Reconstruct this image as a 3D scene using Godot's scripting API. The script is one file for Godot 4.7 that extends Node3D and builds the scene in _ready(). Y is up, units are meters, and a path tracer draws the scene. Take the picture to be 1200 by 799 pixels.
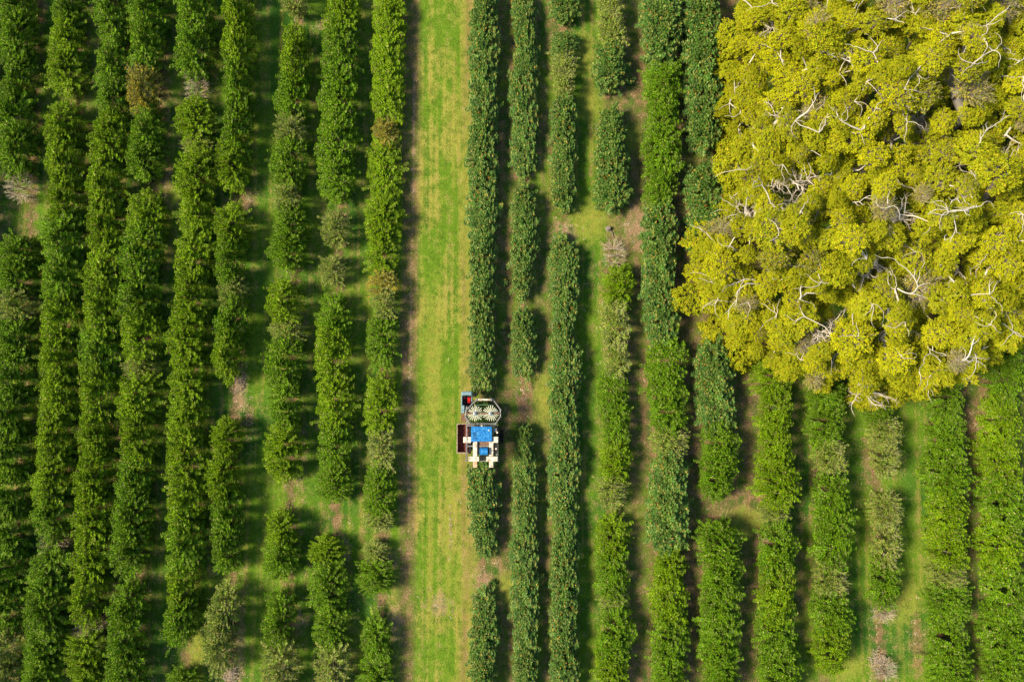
extends Node3D

# ---------------------------------------------------------------- bushes surveyed in metres: x, z, half width, half length, look
const BUSHES := {
	"Z": [[-42.36, -29.02, 1.22, 2.09, "g"], [-42.30, -26.30, 1.22, 2.70, "g"], [-42.22, -22.99, 1.22, 2.68, "g"], [-42.14, -19.70, 1.22, 2.66, "g"], [-42.07, -16.43, 1.21, 2.64, "g"], [-41.99, -13.18, 1.21, 2.62, "g"], [-41.91, -9.96, 1.21, 2.60, "g"], [-41.84, -6.76, 1.21, 2.58, "g"], [-41.77, -3.58, 1.21, 2.57, "g"], [-41.69, -0.42, 1.21, 2.55, "g"], [-41.62, 2.71, 1.21, 2.53, "g"], [-41.56, 5.25, 1.21, 1.94, "g"]],
	"A": [[-38.72, -29.17, 1.24, 1.94, "g"], [-38.61, -26.65, 1.24, 2.51, "g"], [-38.49, -23.56, 1.24, 2.49, "g"], [-38.36, -20.49, 1.24, 2.48, "g"], [-38.24, -17.71, 1.24, 2.19, "g"], [-38.55, -15.09, 1.11, 1.29, "x"], [-37.85, -9.74, 1.24, 1.49, "g"], [-37.89, -7.97, 1.23, 1.78, "g"], [-37.95, -5.70, 1.11, 1.28, "p"], [-38.02, -3.06, 1.23, 2.14, "g"], [-37.94, -0.37, 1.23, 2.39, "g"], [-37.85, 2.58, 1.23, 2.38, "g"], [-37.84, 5.50, 1.23, 2.36, "g"], [-37.86, 8.41, 1.23, 2.35, "g"], [-37.84, 11.29, 1.23, 2.33, "g"], [-37.78, 14.16, 1.23, 2.32, "g"], [-37.72, 16.76, 1.23, 2.05, "g"], [-37.65, 20.06, 1.11, 1.88, "p"], [-37.61, 21.93, 1.11, 1.59, "p"]],
	"B": [[-34.96, -29.22, 1.25, 1.89, "g"], [-34.89, -26.75, 1.25, 2.46, "g"], [-34.83, -24.30, 1.25, 1.87, "g"], [-34.70, -19.65, 1.25, 1.96, "y"], [-34.63, -17.10, 1.25, 2.53, "y"], [-34.56, -13.98, 1.25, 2.52, "y"], [-34.51, -10.88, 1.25, 2.50, "y"], [-34.47, -7.81, 1.25, 2.48, "y"], [-34.45, -4.75, 1.25, 2.47, "y"], [-34.46, -1.71, 1.25, 2.45, "y"], [-34.53, 1.30, 1.25, 2.43, "y"], [-34.59, 4.30, 1.25, 2.42, "y"], [-34.62, 7.27, 1.25, 2.40, "y"], [-34.65, 9.96, 1.25, 2.12, "y"], [-35.08, 12.47, 1.12, 0.83, "x"], [-34.71, 14.45, 1.25, 1.98, "g"], [-34.77, 16.94, 1.25, 2.21, "g"], [-34.95, 19.66, 1.24, 2.19, "g"], [-35.09, 21.85, 1.24, 1.67, "g"]],
	"C": [[-31.55, -28.79, 1.27, 2.32, "g"], [-31.29, -24.77, 1.27, 2.39, "y"], [-31.18, -21.77, 1.27, 2.68, "y"], [-31.17, -18.47, 1.27, 2.66, "y"], [-31.17, -15.20, 1.27, 2.64, "y"], [-31.22, -11.95, 1.27, 2.62, "y"], [-31.27, -8.73, 1.27, 2.60, "y"], [-31.32, -5.52, 1.27, 2.59, "y"], [-31.37, -2.34, 1.27, 2.57, "y"], [-31.42, 0.82, 1.27, 2.55, "y"], [-31.46, 3.95, 1.27, 2.53, "y"], [-31.45, 7.07, 1.27, 2.51, "y"], [-31.44, 10.16, 1.27, 2.50, "y"], [-31.52, 13.23, 1.27, 2.48, "y"], [-31.59, 16.00, 1.26, 2.18, "y"], [-31.97, 18.70, 1.14, 0.92, "x"], [-31.62, 20.39, 1.26, 1.71, "g"], [-31.63, 22.09, 1.26, 1.43, "g"]],
	"D": [[-28.46, -28.83, 1.29, 2.28, "g"], [-28.45, -26.23, 1.29, 2.57, "g"], [-28.45, -22.47, 1.16, 2.01, "o"], [-28.44, -19.13, 1.29, 2.00, "g"], [-28.44, -17.14, 1.29, 1.69, "g"], [-28.36, -12.42, 1.29, 2.02, "y"], [-28.30, -9.79, 1.29, 2.61, "y"], [-28.32, -6.58, 1.29, 2.59, "y"], [-28.35, -3.69, 1.29, 2.28, "y"], [-28.37, -1.02, 1.16, 1.04, "p"], [-28.39, 1.41, 1.28, 2.16, "g"], [-28.42, 4.14, 1.28, 2.42, "g"], [-28.48, 7.12, 1.28, 2.41, "g"], [-28.54, 10.08, 1.28, 2.39, "g"], [-28.58, 12.47, 1.28, 1.83, "g"], [-28.64, 16.90, 1.28, 1.85, "g"], [-28.62, 19.30, 1.28, 2.39, "g"], [-28.59, 21.69, 1.28, 1.83, "g"]],
	"E": [[-24.74, -28.67, 1.31, 2.43, "g"], [-24.69, -25.90, 1.31, 2.73, "g"], [-24.92, -22.97, 1.18, 1.31, "x"], [-24.59, -20.22, 1.31, 2.00, "g"], [-24.56, -18.18, 1.18, 0.71, "p"], [-24.52, -15.82, 1.31, 2.32, "y"], [-24.50, -12.90, 1.31, 2.60, "y"], [-24.48, -9.69, 1.31, 2.59, "y"], [-24.58, -6.51, 1.31, 2.57, "y"], [-24.69, -3.35, 1.31, 2.55, "y"], [-24.68, -0.21, 1.30, 2.53, "y"], [-24.65, 2.91, 1.30, 2.52, "y"], [-24.66, 6.00, 1.30, 2.50, "y"], [-24.67, 9.08, 1.30, 2.48, "y"], [-24.68, 12.13, 1.30, 2.46, "y"], [-24.68, 15.16, 1.30, 2.45, "y"], [-24.69, 17.62, 1.30, 1.88, "y"], [-24.70, 22.59, 1.30, 0.93, "g"]],
	"F": [[-21.34, -28.99, 1.10, 2.12, "g"], [-21.39, -26.24, 1.10, 2.73, "g"], [-21.44, -22.88, 1.10, 2.71, "g"], [-21.56, -19.54, 1.10, 2.69, "g"], [-21.66, -16.84, 1.09, 2.06, "g"], [-21.61, -11.59, 1.09, 1.91, "g"], [-21.58, -9.38, 1.09, 2.20, "g"], [-21.55, -6.92, 0.98, 1.06, "p"], [-21.51, -4.35, 1.09, 2.30, "y"], [-21.53, -2.04, 1.09, 2.00, "y"], [-21.71, 4.23, 1.09, 1.35, "g"], [-21.60, 7.24, 1.09, 2.18, "g"], [-21.52, 9.99, 1.09, 2.44, "g"], [-21.60, 12.43, 1.09, 1.87, "g"], [-21.72, 17.46, 0.98, 2.10, "p"], [-21.66, 19.58, 0.98, 2.09, "p"]],
	"G": [[-16.95, -29.86, 1.13, 1.25, "p"], [-16.99, -25.16, 1.25, 2.48, "y"], [-17.11, -22.34, 1.25, 2.78, "y"], [-17.17, -19.30, 1.12, 1.09, "p"], [-17.22, -16.83, 1.25, 2.19, "g"], [-17.26, -14.08, 1.12, 1.24, "p"], [-17.28, -11.84, 1.25, 1.80, "g"], [-17.30, -10.06, 1.25, 1.49, "g"], [-17.24, -5.84, 1.25, 1.68, "g"], [-17.20, -3.77, 1.12, 1.11, "p"], [-17.22, -1.35, 1.25, 2.02, "g"], [-17.29, 1.90, 1.25, 2.01, "g"], [-17.30, 5.38, 1.25, 2.25, "g"], [-17.24, 11.55, 1.25, 1.63, "g"], [-17.22, 13.17, 1.25, 1.62, "g"], [-17.15, 17.71, 1.25, 2.03, "g"], [-17.10, 21.26, 1.12, 2.26, "p"]],
	"H": [[-13.44, -28.87, 1.27, 2.24, "g"], [-13.40, -25.97, 1.27, 2.88, "g"], [-13.38, -22.43, 1.27, 2.85, "g"], [-13.54, -18.92, 1.27, 2.83, "g"], [-13.66, -16.08, 1.27, 2.18, "g"], [-13.72, -11.73, 1.14, 1.30, "p"], [-13.73, -8.51, 1.14, 1.13, "p"], [-13.63, -4.38, 1.27, 2.07, "g"], [-13.59, -2.00, 1.27, 2.36, "g"], [-13.57, 1.95, 1.27, 2.31, "g"], [-13.56, 4.56, 1.27, 2.30, "g"], [-13.58, 7.72, 1.27, 1.37, "g"], [-13.97, 12.93, 1.26, 1.17, "y"], [-13.81, 15.39, 1.26, 1.92, "g"], [-13.63, 18.40, 1.26, 1.65, "g"], [-13.50, 21.44, 1.14, 2.08, "p"]],
	"I": [[-9.70, -28.79, 1.22, 2.31, "y"], [-9.72, -25.79, 1.22, 2.97, "y"], [-9.77, -22.50, 1.22, 2.59, "y"], [-9.85, -19.37, 1.10, 1.22, "o"], [-9.94, -16.36, 1.22, 2.53, "y"], [-9.94, -12.51, 1.22, 2.13, "y"], [-9.94, -10.09, 1.22, 2.12, "y"], [-9.98, -7.42, 1.10, 1.16, "o"], [-10.01, -5.74, 1.10, 1.25, "p"], [-10.06, -3.08, 1.22, 2.00, "g"], [-10.10, 1.80, 1.22, 2.10, "g"], [-10.10, 5.26, 1.10, 1.86, "p"], [-10.07, 8.33, 1.22, 1.98, "g"], [-10.13, 10.53, 1.10, 0.86, "p"], [-10.37, 13.06, 1.10, 0.92, "p"], [-10.27, 14.70, 1.22, 1.23, "g"], [-10.20, 19.52, 1.22, 1.84, "g"], [-10.17, 22.12, 1.22, 1.39, "g"]],
	"J": [[-2.22, -29.03, 1.03, 2.08, "d"], [-2.23, -26.32, 1.03, 2.69, "d"], [-2.24, -23.01, 1.03, 2.67, "d"], [-2.25, -19.73, 1.03, 2.65, "d"], [-2.25, -16.47, 1.03, 2.63, "d"], [-2.28, -13.23, 1.03, 2.61, "d"], [-2.30, -10.02, 1.03, 2.59, "d"], [-2.29, -6.82, 1.03, 2.58, "d"], [-2.28, -3.65, 1.03, 2.56, "d"], [-2.27, -1.09, 1.03, 1.96, "d"], [-2.25, 3.18, 1.03, 1.53, "d"], [-2.24, 4.98, 1.03, 1.81, "d"], [-2.22, 8.59, 1.03, 2.43, "d"], [-2.21, 11.03, 1.03, 2.13, "d"], [-2.18, 17.48, 1.03, 1.68, "d"], [-2.17, 19.67, 1.03, 2.18, "d"], [-2.16, 21.85, 1.03, 1.66, "d"]],
	"K": [[1.06, -28.66, 0.88, 2.45, "d"], [1.03, -25.49, 0.88, 3.13, "d"], [0.99, -21.64, 0.88, 3.11, "d"], [0.95, -18.51, 0.88, 2.39, "d"], [0.91, -13.25, 0.88, 1.93, "d"], [0.90, -10.74, 0.88, 2.50, "d"], [0.88, -8.24, 0.88, 1.91, "d"], [0.85, -3.83, 0.88, 1.71, "d"], [0.86, -2.13, 0.88, 1.70, "d"], [0.92, 4.48, 0.71, 1.09, "d"], [0.94, 7.11, 0.88, 2.24, "d"], [0.97, 9.94, 0.88, 2.52, "d"], [0.98, 13.03, 0.88, 2.50, "d"], [0.99, 16.11, 0.88, 2.48, "d"], [1.00, 19.16, 0.88, 2.46, "d"], [1.01, 21.63, 0.88, 1.89, "d"]],
	"L": [[4.17, -29.76, 1.02, 1.35, "d"], [4.16, -26.44, 1.02, 1.07, "d"], [4.15, -24.83, 0.92, 1.24, "p"], [4.14, -23.05, 0.92, 1.37, "p"], [4.13, -20.29, 1.02, 2.21, "d"], [4.12, -17.51, 1.02, 2.46, "d"], [4.10, -15.05, 1.02, 1.88, "d"], [4.08, -9.10, 1.02, 2.06, "d"], [4.07, -6.42, 1.02, 2.66, "d"], [4.05, -3.16, 1.02, 2.64, "d"], [4.04, 0.09, 1.02, 2.62, "d"], [4.02, 3.31, 1.02, 2.60, "d"], [4.01, 6.51, 1.02, 2.58, "d"], [3.99, 9.68, 1.02, 2.56, "d"], [3.98, 12.84, 1.02, 2.55, "d"], [3.97, 15.97, 1.02, 2.53, "d"], [3.95, 19.08, 1.02, 2.51, "d"], [3.94, 21.59, 1.02, 1.92, "d"]],
	"M": [[7.79, -29.49, 1.08, 1.62, "p"], [7.74, -27.57, 1.08, 1.93, "p"], [7.65, -24.52, 1.20, 1.89, "d"], [7.69, -19.53, 1.20, 1.74, "d"], [7.73, -17.27, 1.20, 2.26, "d"], [7.77, -15.02, 1.20, 1.72, "d"], [8.01, -9.78, 1.08, 1.31, "x"], [8.19, -7.25, 1.20, 1.72, "y"], [8.04, -4.39, 1.08, 1.94, "p"], [7.93, -1.67, 1.08, 1.57, "p"], [7.85, 1.14, 1.20, 1.89, "g"], [7.79, 3.31, 1.20, 1.88, "g"], [7.74, 6.15, 1.20, 1.73, "y"], [7.69, 8.33, 1.08, 1.21, "p"], [7.67, 12.18, 1.20, 1.94, "g"], [7.67, 14.41, 1.20, 2.21, "g"], [7.65, 16.74, 1.08, 0.81, "p"], [7.56, 19.18, 1.20, 2.31, "y"], [7.47, 21.50, 1.20, 2.02, "y"]],
	"N": [[11.70, -29.06, 1.31, 2.05, "d"], [11.70, -26.69, 1.31, 2.35, "d"], [11.69, -23.11, 1.31, 2.05, "g"], [11.68, -20.53, 1.31, 2.27, "g"], [11.67, -17.74, 1.31, 2.26, "g"], [11.63, -15.18, 1.31, 2.02, "g"], [11.51, -11.44, 1.31, 2.53, "d"], [11.50, -8.25, 1.31, 2.86, "d"], [11.62, -5.07, 1.31, 2.49, "d"], [11.73, -0.93, 1.31, 2.44, "g"], [11.78, 1.81, 1.31, 2.42, "g"], [11.80, 4.68, 1.18, 1.16, "p"], [11.79, 7.57, 1.31, 2.50, "d"], [11.78, 10.37, 1.31, 2.48, "d"], [11.75, 14.13, 1.31, 2.05, "g"], [11.73, 16.71, 1.31, 2.28, "g"], [11.71, 19.52, 1.31, 2.27, "g"], [11.69, 21.79, 1.31, 1.73, "g"]],
	"O": [[14.94, -28.95, 1.29, 2.16, "d"], [14.95, -26.13, 1.29, 2.79, "d"], [14.96, -22.70, 1.29, 2.77, "d"], [14.97, -19.93, 1.29, 2.12, "d"], [15.02, -14.78, 1.29, 1.95, "d"], [15.07, -12.24, 1.29, 2.52, "d"], [15.13, -9.71, 1.29, 1.93, "d"], [15.56, -0.96, 1.29, 2.14, "d"], [15.56, 1.49, 1.29, 2.42, "d"], [15.57, 5.14, 1.29, 2.00, "g"], [15.58, 7.14, 1.29, 1.71, "g"], [15.57, 12.18, 1.29, 1.68, "g"], [15.56, 14.37, 1.29, 2.18, "g"], [15.54, 17.05, 1.29, 2.17, "g"], [15.52, 19.72, 1.29, 2.16, "g"], [15.50, 21.87, 1.29, 1.64, "g"]],
	"P": [[19.78, -0.08, 1.33, 1.40, "g"], [19.83, 2.60, 1.33, 2.06, "g"], [19.85, 5.19, 1.33, 2.29, "g"], [19.84, 7.77, 1.33, 2.03, "g"], [19.83, 10.11, 1.20, 0.93, "p"], [19.79, 12.76, 1.33, 2.32, "g"], [19.74, 15.69, 1.33, 2.62, "g"], [19.68, 18.91, 1.33, 2.60, "g"], [19.64, 21.52, 1.33, 2.00, "g"]],
	"Q": [[23.75, 1.09, 1.24, 1.26, "g"], [23.81, 3.45, 1.24, 1.74, "g"], [23.84, 5.77, 1.12, 1.35, "p"], [23.88, 8.84, 1.24, 2.49, "g"], [23.88, 11.64, 1.24, 2.47, "g"], [23.84, 14.73, 1.12, 1.38, "p"], [23.81, 17.56, 1.24, 2.19, "g"], [23.78, 19.76, 1.24, 1.90, "g"]],
	"R": [[28.07, 2.58, 1.16, 0.81, "g"], [28.10, 3.97, 1.04, 1.22, "p"], [28.13, 5.87, 1.04, 1.32, "p"], [28.21, 9.80, 1.04, 1.27, "p"], [28.11, 12.27, 1.04, 1.83, "p"], [27.99, 15.17, 1.15, 1.82, "g"], [28.22, 17.47, 1.04, 0.79, "x"], [27.99, 21.72, 1.04, 0.81, "x"]],
	"S": [[32.92, -1.05, 1.39, 1.73, "g"], [32.90, 1.64, 1.39, 1.75, "g"], [32.88, 4.82, 1.39, 1.94, "y"], [32.87, 7.26, 1.39, 2.15, "y"], [32.85, 9.91, 1.39, 2.14, "y"], [32.80, 12.32, 1.39, 1.91, "y"], [32.75, 14.67, 1.25, 1.07, "p"], [32.71, 16.55, 1.39, 1.57, "g"], [32.64, 19.60, 1.39, 2.10, "g"], [32.60, 21.70, 1.39, 1.81, "g"]],
	"T": [[37.61, -2.70, 1.37, 2.04, "g"], [37.42, -0.35, 1.37, 2.33, "g"], [37.11, 3.50, 1.37, 2.31, "g"], [37.02, 6.41, 1.37, 2.60, "g"], [36.92, 9.60, 1.37, 2.58, "g"], [36.83, 12.78, 1.37, 2.56, "g"], [36.75, 15.92, 1.37, 2.54, "g"], [36.67, 19.05, 1.37, 2.52, "g"], [36.60, 21.58, 1.37, 1.94, "g"]]
}
const ROW_NAMES := {"Z": "tenth row left", "A": "ninth row left", "B": "eighth row left", "C": "seventh row left", "D": "sixth row left", "E": "fifth row left", "F": "fourth row left",
	"G": "third row left", "H": "second row left", "I": "first row left", "J": "first row right", "K": "second row right", "L": "third row right", "M": "fourth row right",
	"N": "fifth row right", "O": "sixth row right", "P": "seventh row right", "Q": "eighth row right", "R": "ninth row right", "S": "tenth row right", "T": "eleventh row right"}
const LOOKS := {"g": "leafy green", "y": "bright yellow-green", "d": "dense dark glossy", "p": "sparse pale twiggy", "x": "nearly leafless pale", "o": "yellowing"}
const ORDINALS := ["first", "second", "third", "fourth", "fifth", "sixth", "seventh", "eighth", "ninth", "tenth", "eleventh", "twelfth", "thirteenth", "fourteenth",
	"fifteenth", "sixteenth", "seventeenth", "eighteenth", "nineteenth", "twentieth", "twenty-first", "twenty-second"]
# centre line of each row (x in metres) and, for the alley that follows it, how much of it is grass and how red its soil is
const ROW_X := [-41.7, -38.1, -34.7, -31.45, -28.45, -24.65, -21.5, -17.15, -13.55, -9.98, -2.23, 0.97, 4.05, 7.75, 11.7, 15.3, 19.8, 23.8, 28.1, 32.9, 37.3]
const ALLEY_GRASS := [0.7, 0.85, 0.65, 0.65, 0.8, 0.85, 0.97, 0.88, 0.85, 1.0, 0.45, 0.55, 0.85, 0.4, 0.3, 0.35, 0.7, 0.9, 0.92, 0.45, 0.5]
# bare or littered spots: x, z, half width, half length, soil tint (0 tan litter, 1 red soil, 2 sunlit dry grass)
const SPOTS := [[1.0, 1.3, 0.55, 2.0, 1], [-21.2, 0.9, 0.55, 2.4, 0], [-20.75, 19.5, 0.4, 4.2, 0], [-20.5, 3.0, 0.35, 1.4, 1], [-16.4, 5.2, 0.5, 2.6, 0], [-16.9, 12.0, 0.8, 1.1, 0],
	[-16.3, 18.4, 0.7, 0.8, 0], [-16.6, -4.6, 0.7, 0.8, 0], [-13.0, 13.2, 0.55, 1.4, 0], [-9.3, 13.8, 0.7, 0.9, 1], [-9.0, 18.6, 0.7, 1.4, 0], [-2.2, 15.9, 1.0, 1.3, 0],
	[0.2, 16.0, 2.0, 1.2, 2], [4.2, -11.6, 1.1, 1.0, 0], [6.2, -12.6, 1.6, 1.6, 2], [10.0, -11.9, 1.4, 1.5, 0], [5.6, -26.2, 1.0, 1.7, 2], [6.2, -22.0, 1.0, 1.6, 2], [7.4, -20.0, 0.8, 0.6, 1],
	[9.6, -19.3, 0.9, 1.0, 2], [4.2, -27.6, 0.6, 0.5, 1], [15.8, 11.6, 1.0, 0.9, 1], [18.0, 11.0, 1.6, 1.2, 2], [25.0, 21.6, 2.0, 1.2, 2], [29.4, 16.5, 2.0, 2.2, 2],
	[30.9, 20.0, 0.5, 2.5, 1], [27.6, 6.2, 0.6, 1.8, 1], [36.0, 3.2, 0.7, 1.6, 1], [-24.0, 21.0, 0.7, 2.5, 2], [-22.6, 20.0, 0.9, 2.5, 2], [-6.2, -1.0, 0.8, 6.5, 2], [-4.9, 11.0, 0.35, 9.0, 2],
	[-6.3, 13.5, 0.3, 7.0, 2], [-5.6, 17.2, 1.0, 0.9, 0], [-28.0, -24.0, 0.5, 4.0, 1], [-27.5, -16.2, 0.5, 2.0, 1], [-35.4, -21.5, 0.6, 1.0, 1], [-37.4, -10.2, 0.7, 1.0, 2], [2.5, 1.6, 0.8, 2.2, 2],
	[-20.9, -14.0, 0.5, 1.2, 1], [-14.5, 3.2, 0.8, 0.6, 0], [-11.4, -1.5, 0.6, 1.0, 2], [-4.75, 11.3, 0.09, 2.0, 0], [-4.65, -17.0, 0.15, 2.6, 2], [-7.85, -20.0, 0.12, 9.0, 0], [-7.95, -4.0, 0.11, 7.0, 0], [-8.0, 6.5, 0.11, 6.0, 0], [-3.5, -13.0, 0.3, 9.0, 2], [19.4, 12.6, 0.7, 0.8, 0], [-15.0, -28.6, 0.9, 0.5, 1]]

const FIELD := Rect2(-48.0, -38.0, 96.0, 66.0)
const MAP_W := 2048
const MAP_H := 1408

var rng := RandomNumberGenerator.new()
var taken := {}
var ground_map: PackedByteArray

# ---------------------------------------------------------------- mesh collector
class Shape:
	var v := PackedVector3Array()
	var n := PackedVector3Array()
	var c := PackedColorArray()
	var i := PackedInt32Array()

	func leaf(p: Vector3, dir: Vector3, up: Vector3, length: float, width: float, col: Color) -> void:
		dir = dir.normalized()
		var side := dir.cross(up).normalized()
		var u := side.cross(dir)
		var k := v.size()
		var m := p + dir * length * 0.48
		v.append(p)
		v.append(m + side * width * 0.5 + u * width * 0.16)
		v.append(p + dir * length - u * length * 0.16)
		v.append(m - side * width * 0.5 + u * width * 0.16)
		n.append(u)
		n.append((u - side * 0.35).normalized())
		n.append((u + dir * 0.25).normalized())
		n.append((u + side * 0.35).normalized())
		for q in 4:
			c.append(col)
		i.append_array(PackedInt32Array([k, k + 2, k + 1, k, k + 3, k + 2]))

	func tube(path: Array, radii: Array, sides: int, col := Color.WHITE) -> void:
		var k := v.size()
		var last := path.size() - 1
		for j in path.size():
			var t: Vector3 = (path[mini(j + 1, last)] - path[maxi(j - 1, 0)]).normalized()
			var a := t.cross(Vector3(0.31, 0.2, 0.93)).normalized()
			if absf(t.dot(Vector3(0.31, 0.2, 0.93))) > 0.96:
				a = t.cross(Vector3.RIGHT).normalized()
			var b := t.cross(a)
			for s in sides:
				var w := TAU * s / sides
				var d := a * cos(w) + b * sin(w)
				v.append(path[j] + d * radii[j])
				n.append(d)
				c.append(col)
		for j in last:
			for s in sides:
				var p0 := k + j * sides + s
				var p1 := k + j * sides + (s + 1) % sides
				i.append_array(PackedInt32Array([p0, p1 + sides, p1, p0, p0 + sides, p1 + sides]))
		for e in [0, last]:
			for s in range(1, sides - 1):
				i.append_array(PackedInt32Array([k + e * sides, k + e * sides + s, k + e * sides + s + 1]))

	func face(pts: Array, centre: Vector3, col := Color.WHITE) -> void:
		var nn: Vector3 = (pts[1] - pts[0]).cross(pts[2] - pts[0]).normalized()
		var mid := Vector3.ZERO
		for p in pts:
			mid += p
		mid /= pts.size()
		if nn.dot(mid - centre) < 0.0:
			nn = -nn
			pts.reverse()
		var k := v.size()
		for p in pts:
			v.append(p)
			n.append(nn)
			c.append(col)
		for j in range(1, pts.size() - 1):
			i.append_array(PackedInt32Array([k, k + j + 1, k + j]))

	# box with chamfered edges between two corners, turned by a basis about its middle
	func box(a: Vector3, b: Vector3, bev := 0.012, turn := Basis()) -> void:
		var o := (a + b) * 0.5
		var h := ((b - a) * 0.5).abs()
		var e := minf(bev, minf(h.x, minf(h.y, h.z)) * 0.6)
		var g := func(x, y, z, ax):
			var q := Vector3(x * h.x, y * h.y, z * h.z)
			for m in 3:
				if m != ax:
					q[m] -= signf(q[m]) * e
			return o + turn * q
		for ax in 3:
			var u := (ax + 1) % 3
			var w := (ax + 2) % 3
			for s in [-1, 1]:
				var pts := []
				for q in [[-1, -1], [1, -1], [1, 1], [-1, 1]]:
					var t := [0, 0, 0]
					t[ax] = s
					t[u] = q[0]
					t[w] = q[1]
					pts.append(g.call(t[0], t[1], t[2], ax))
				face(pts, o)
			for s in [-1, 1]:
				for r in [-1, 1]:
					var pts := []
					for q in [[-1, u], [1, u], [1, w], [-1, w]]:
						var t := [0, 0, 0]
						t[ax] = q[0]
						t[u] = s
						t[w] = r
						pts.append(g.call(t[0], t[1], t[2], q[1]))
					face(pts, o)
		for x in [-1, 1]:
			for y in [-1, 1]:
				for z in [-1, 1]:
					face([g.call(x, y, z, 0), g.call(x, y, z, 1), g.call(x, y, z, 2)], o)

	# profile of [radius, offset along the axis] turned round an axis
	func lathe(at: Vector3, axis: Vector3, profile: Array, sides: int) -> void:
		axis = axis.normalized()
		var a := axis.cross(Vector3(0.2, 0.9, 0.37)).normalized()
		var b := axis.cross(a)
		for j in profile.size() - 1:
			var p: Array = profile[j]
			var q: Array = profile[j + 1]
			var sl: float = q[1] - p[1]
			var dr: float = q[0] - p[0]
			var k := v.size()
			for s in sides + 1:
				var w := TAU * s / sides
				var d := a * cos(w) + b * sin(w)
				var nn := (d * sl - axis * dr).normalized()
				v.append(at + d * p[0] + axis * p[1])
				v.append(at + d * q[0] + axis * q[1])
				n.append(nn)
				n.append(nn)
				c.append(Color.WHITE)
				c.append(Color.WHITE)
			for s in sides:
				var z := k + s * 2
				i.append_array(PackedInt32Array([z, z + 1, z + 3, z, z + 3, z + 2]))

	func mesh(m: Material) -> ArrayMesh:
		var am := ArrayMesh.new()
		if v.size() == 0:
			return am
		var arr := []
		arr.resize(Mesh.ARRAY_MAX)
		arr[Mesh.ARRAY_VERTEX] = v
		arr[Mesh.ARRAY_NORMAL] = n
		arr[Mesh.ARRAY_COLOR] = c
		arr[Mesh.ARRAY_INDEX] = i
		am.add_surface_from_arrays(Mesh.PRIMITIVE_TRIANGLES, arr)
		am.surface_set_material(0, m)
		return am

# ---------------------------------------------------------------- node helpers
func numbered(called: String) -> String:
	var k: int = taken.get(called, 0)
	taken[called] = k + 1
	return called if k == 0 else "%s_%03d" % [called, k]

func tag(o: Node, label: String, category: String, group := "") -> void:
	o.set_meta("label", label)
	o.set_meta("category", category)
	if group != "":
		o.set_meta("group", group)

func thing(called: String, label: String, category: String, at: Vector3, group := "") -> Node3D:
	var o := Node3D.new()
	o.name = numbered(called)
	add_child(o)
	o.position = at
	tag(o, label, category, group)
	return o

func part(called: String, m: Mesh, parent: Node, label := "") -> MeshInstance3D:
	var o := MeshInstance3D.new()
	o.name = called
	o.mesh = m
	parent.add_child(o, true)
	if label != "":
		o.set_meta("label", label)
	return o

func lin(r: float, g: float, b: float) -> Color:
	return Color(r, g, b).linear_to_srgb()

func plain(col: Color, rough := 0.6, metal := 0.0) -> StandardMaterial3D:
	var m := StandardMaterial3D.new()
	m.albedo_color = col
	m.roughness = rough
	m.metallic = metal
	return m

func tinted(top: float, rough: float, back := 0.0) -> StandardMaterial3D:
	var m := plain(lin(top, top, top), rough)
	m.vertex_color_use_as_albedo = true
	if back > 0.0:
		m.backlight_enabled = true
		m.backlight = Color(back, back, back * 0.6)
	return m

# painted or rusty metal: blotchy noise between a few colours, laid on in world scale
func blotched(cols: Array, stops: Array, freq: float, rough: float, metal := 0.0, seed_ := 1) -> StandardMaterial3D:
	var f := FastNoiseLite.new()
	f.seed = seed_
	f.noise_type = FastNoiseLite.TYPE_SIMPLEX_SMOOTH
	f.frequency = freq
	f.fractal_octaves = 5
	var raw := f.get_image(256, 256, false, false, true)
	var img := Image.create(256, 256, false, Image.FORMAT_RGB8)
	var g := Gradient.new()
	g.offsets = PackedFloat32Array(stops)
	g.colors = PackedColorArray(cols)
	for y in 256:
		for x in 256:
			img.set_pixel(x, y, g.sample(raw.get_pixel(x, y).r))
	var m := plain(Color.WHITE, rough, metal)
	m.albedo_texture = ImageTexture.create_from_image(img)
	m.uv1_triplanar = true
	m.uv1_scale = Vector3(0.45, 0.45, 0.45)
	return m

func vary(base: Color, amount: float, warm: float) -> Color:
	var k := 1.0 + rng.randf_range(-amount, amount)
	var w := rng.randf_range(-warm, warm)
	return Color(clampf(base.r * k * (1.0 + w), 0.0, 1.0), clampf(base.g * k, 0.0, 1.0), clampf(base.b * k * (1.0 - w), 0.0, 1.0))

# ---------------------------------------------------------------- coffee bushes
var leaf_mat: StandardMaterial3D
var gloss_mat: StandardMaterial3D
var wood_mat: StandardMaterial3D

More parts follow.
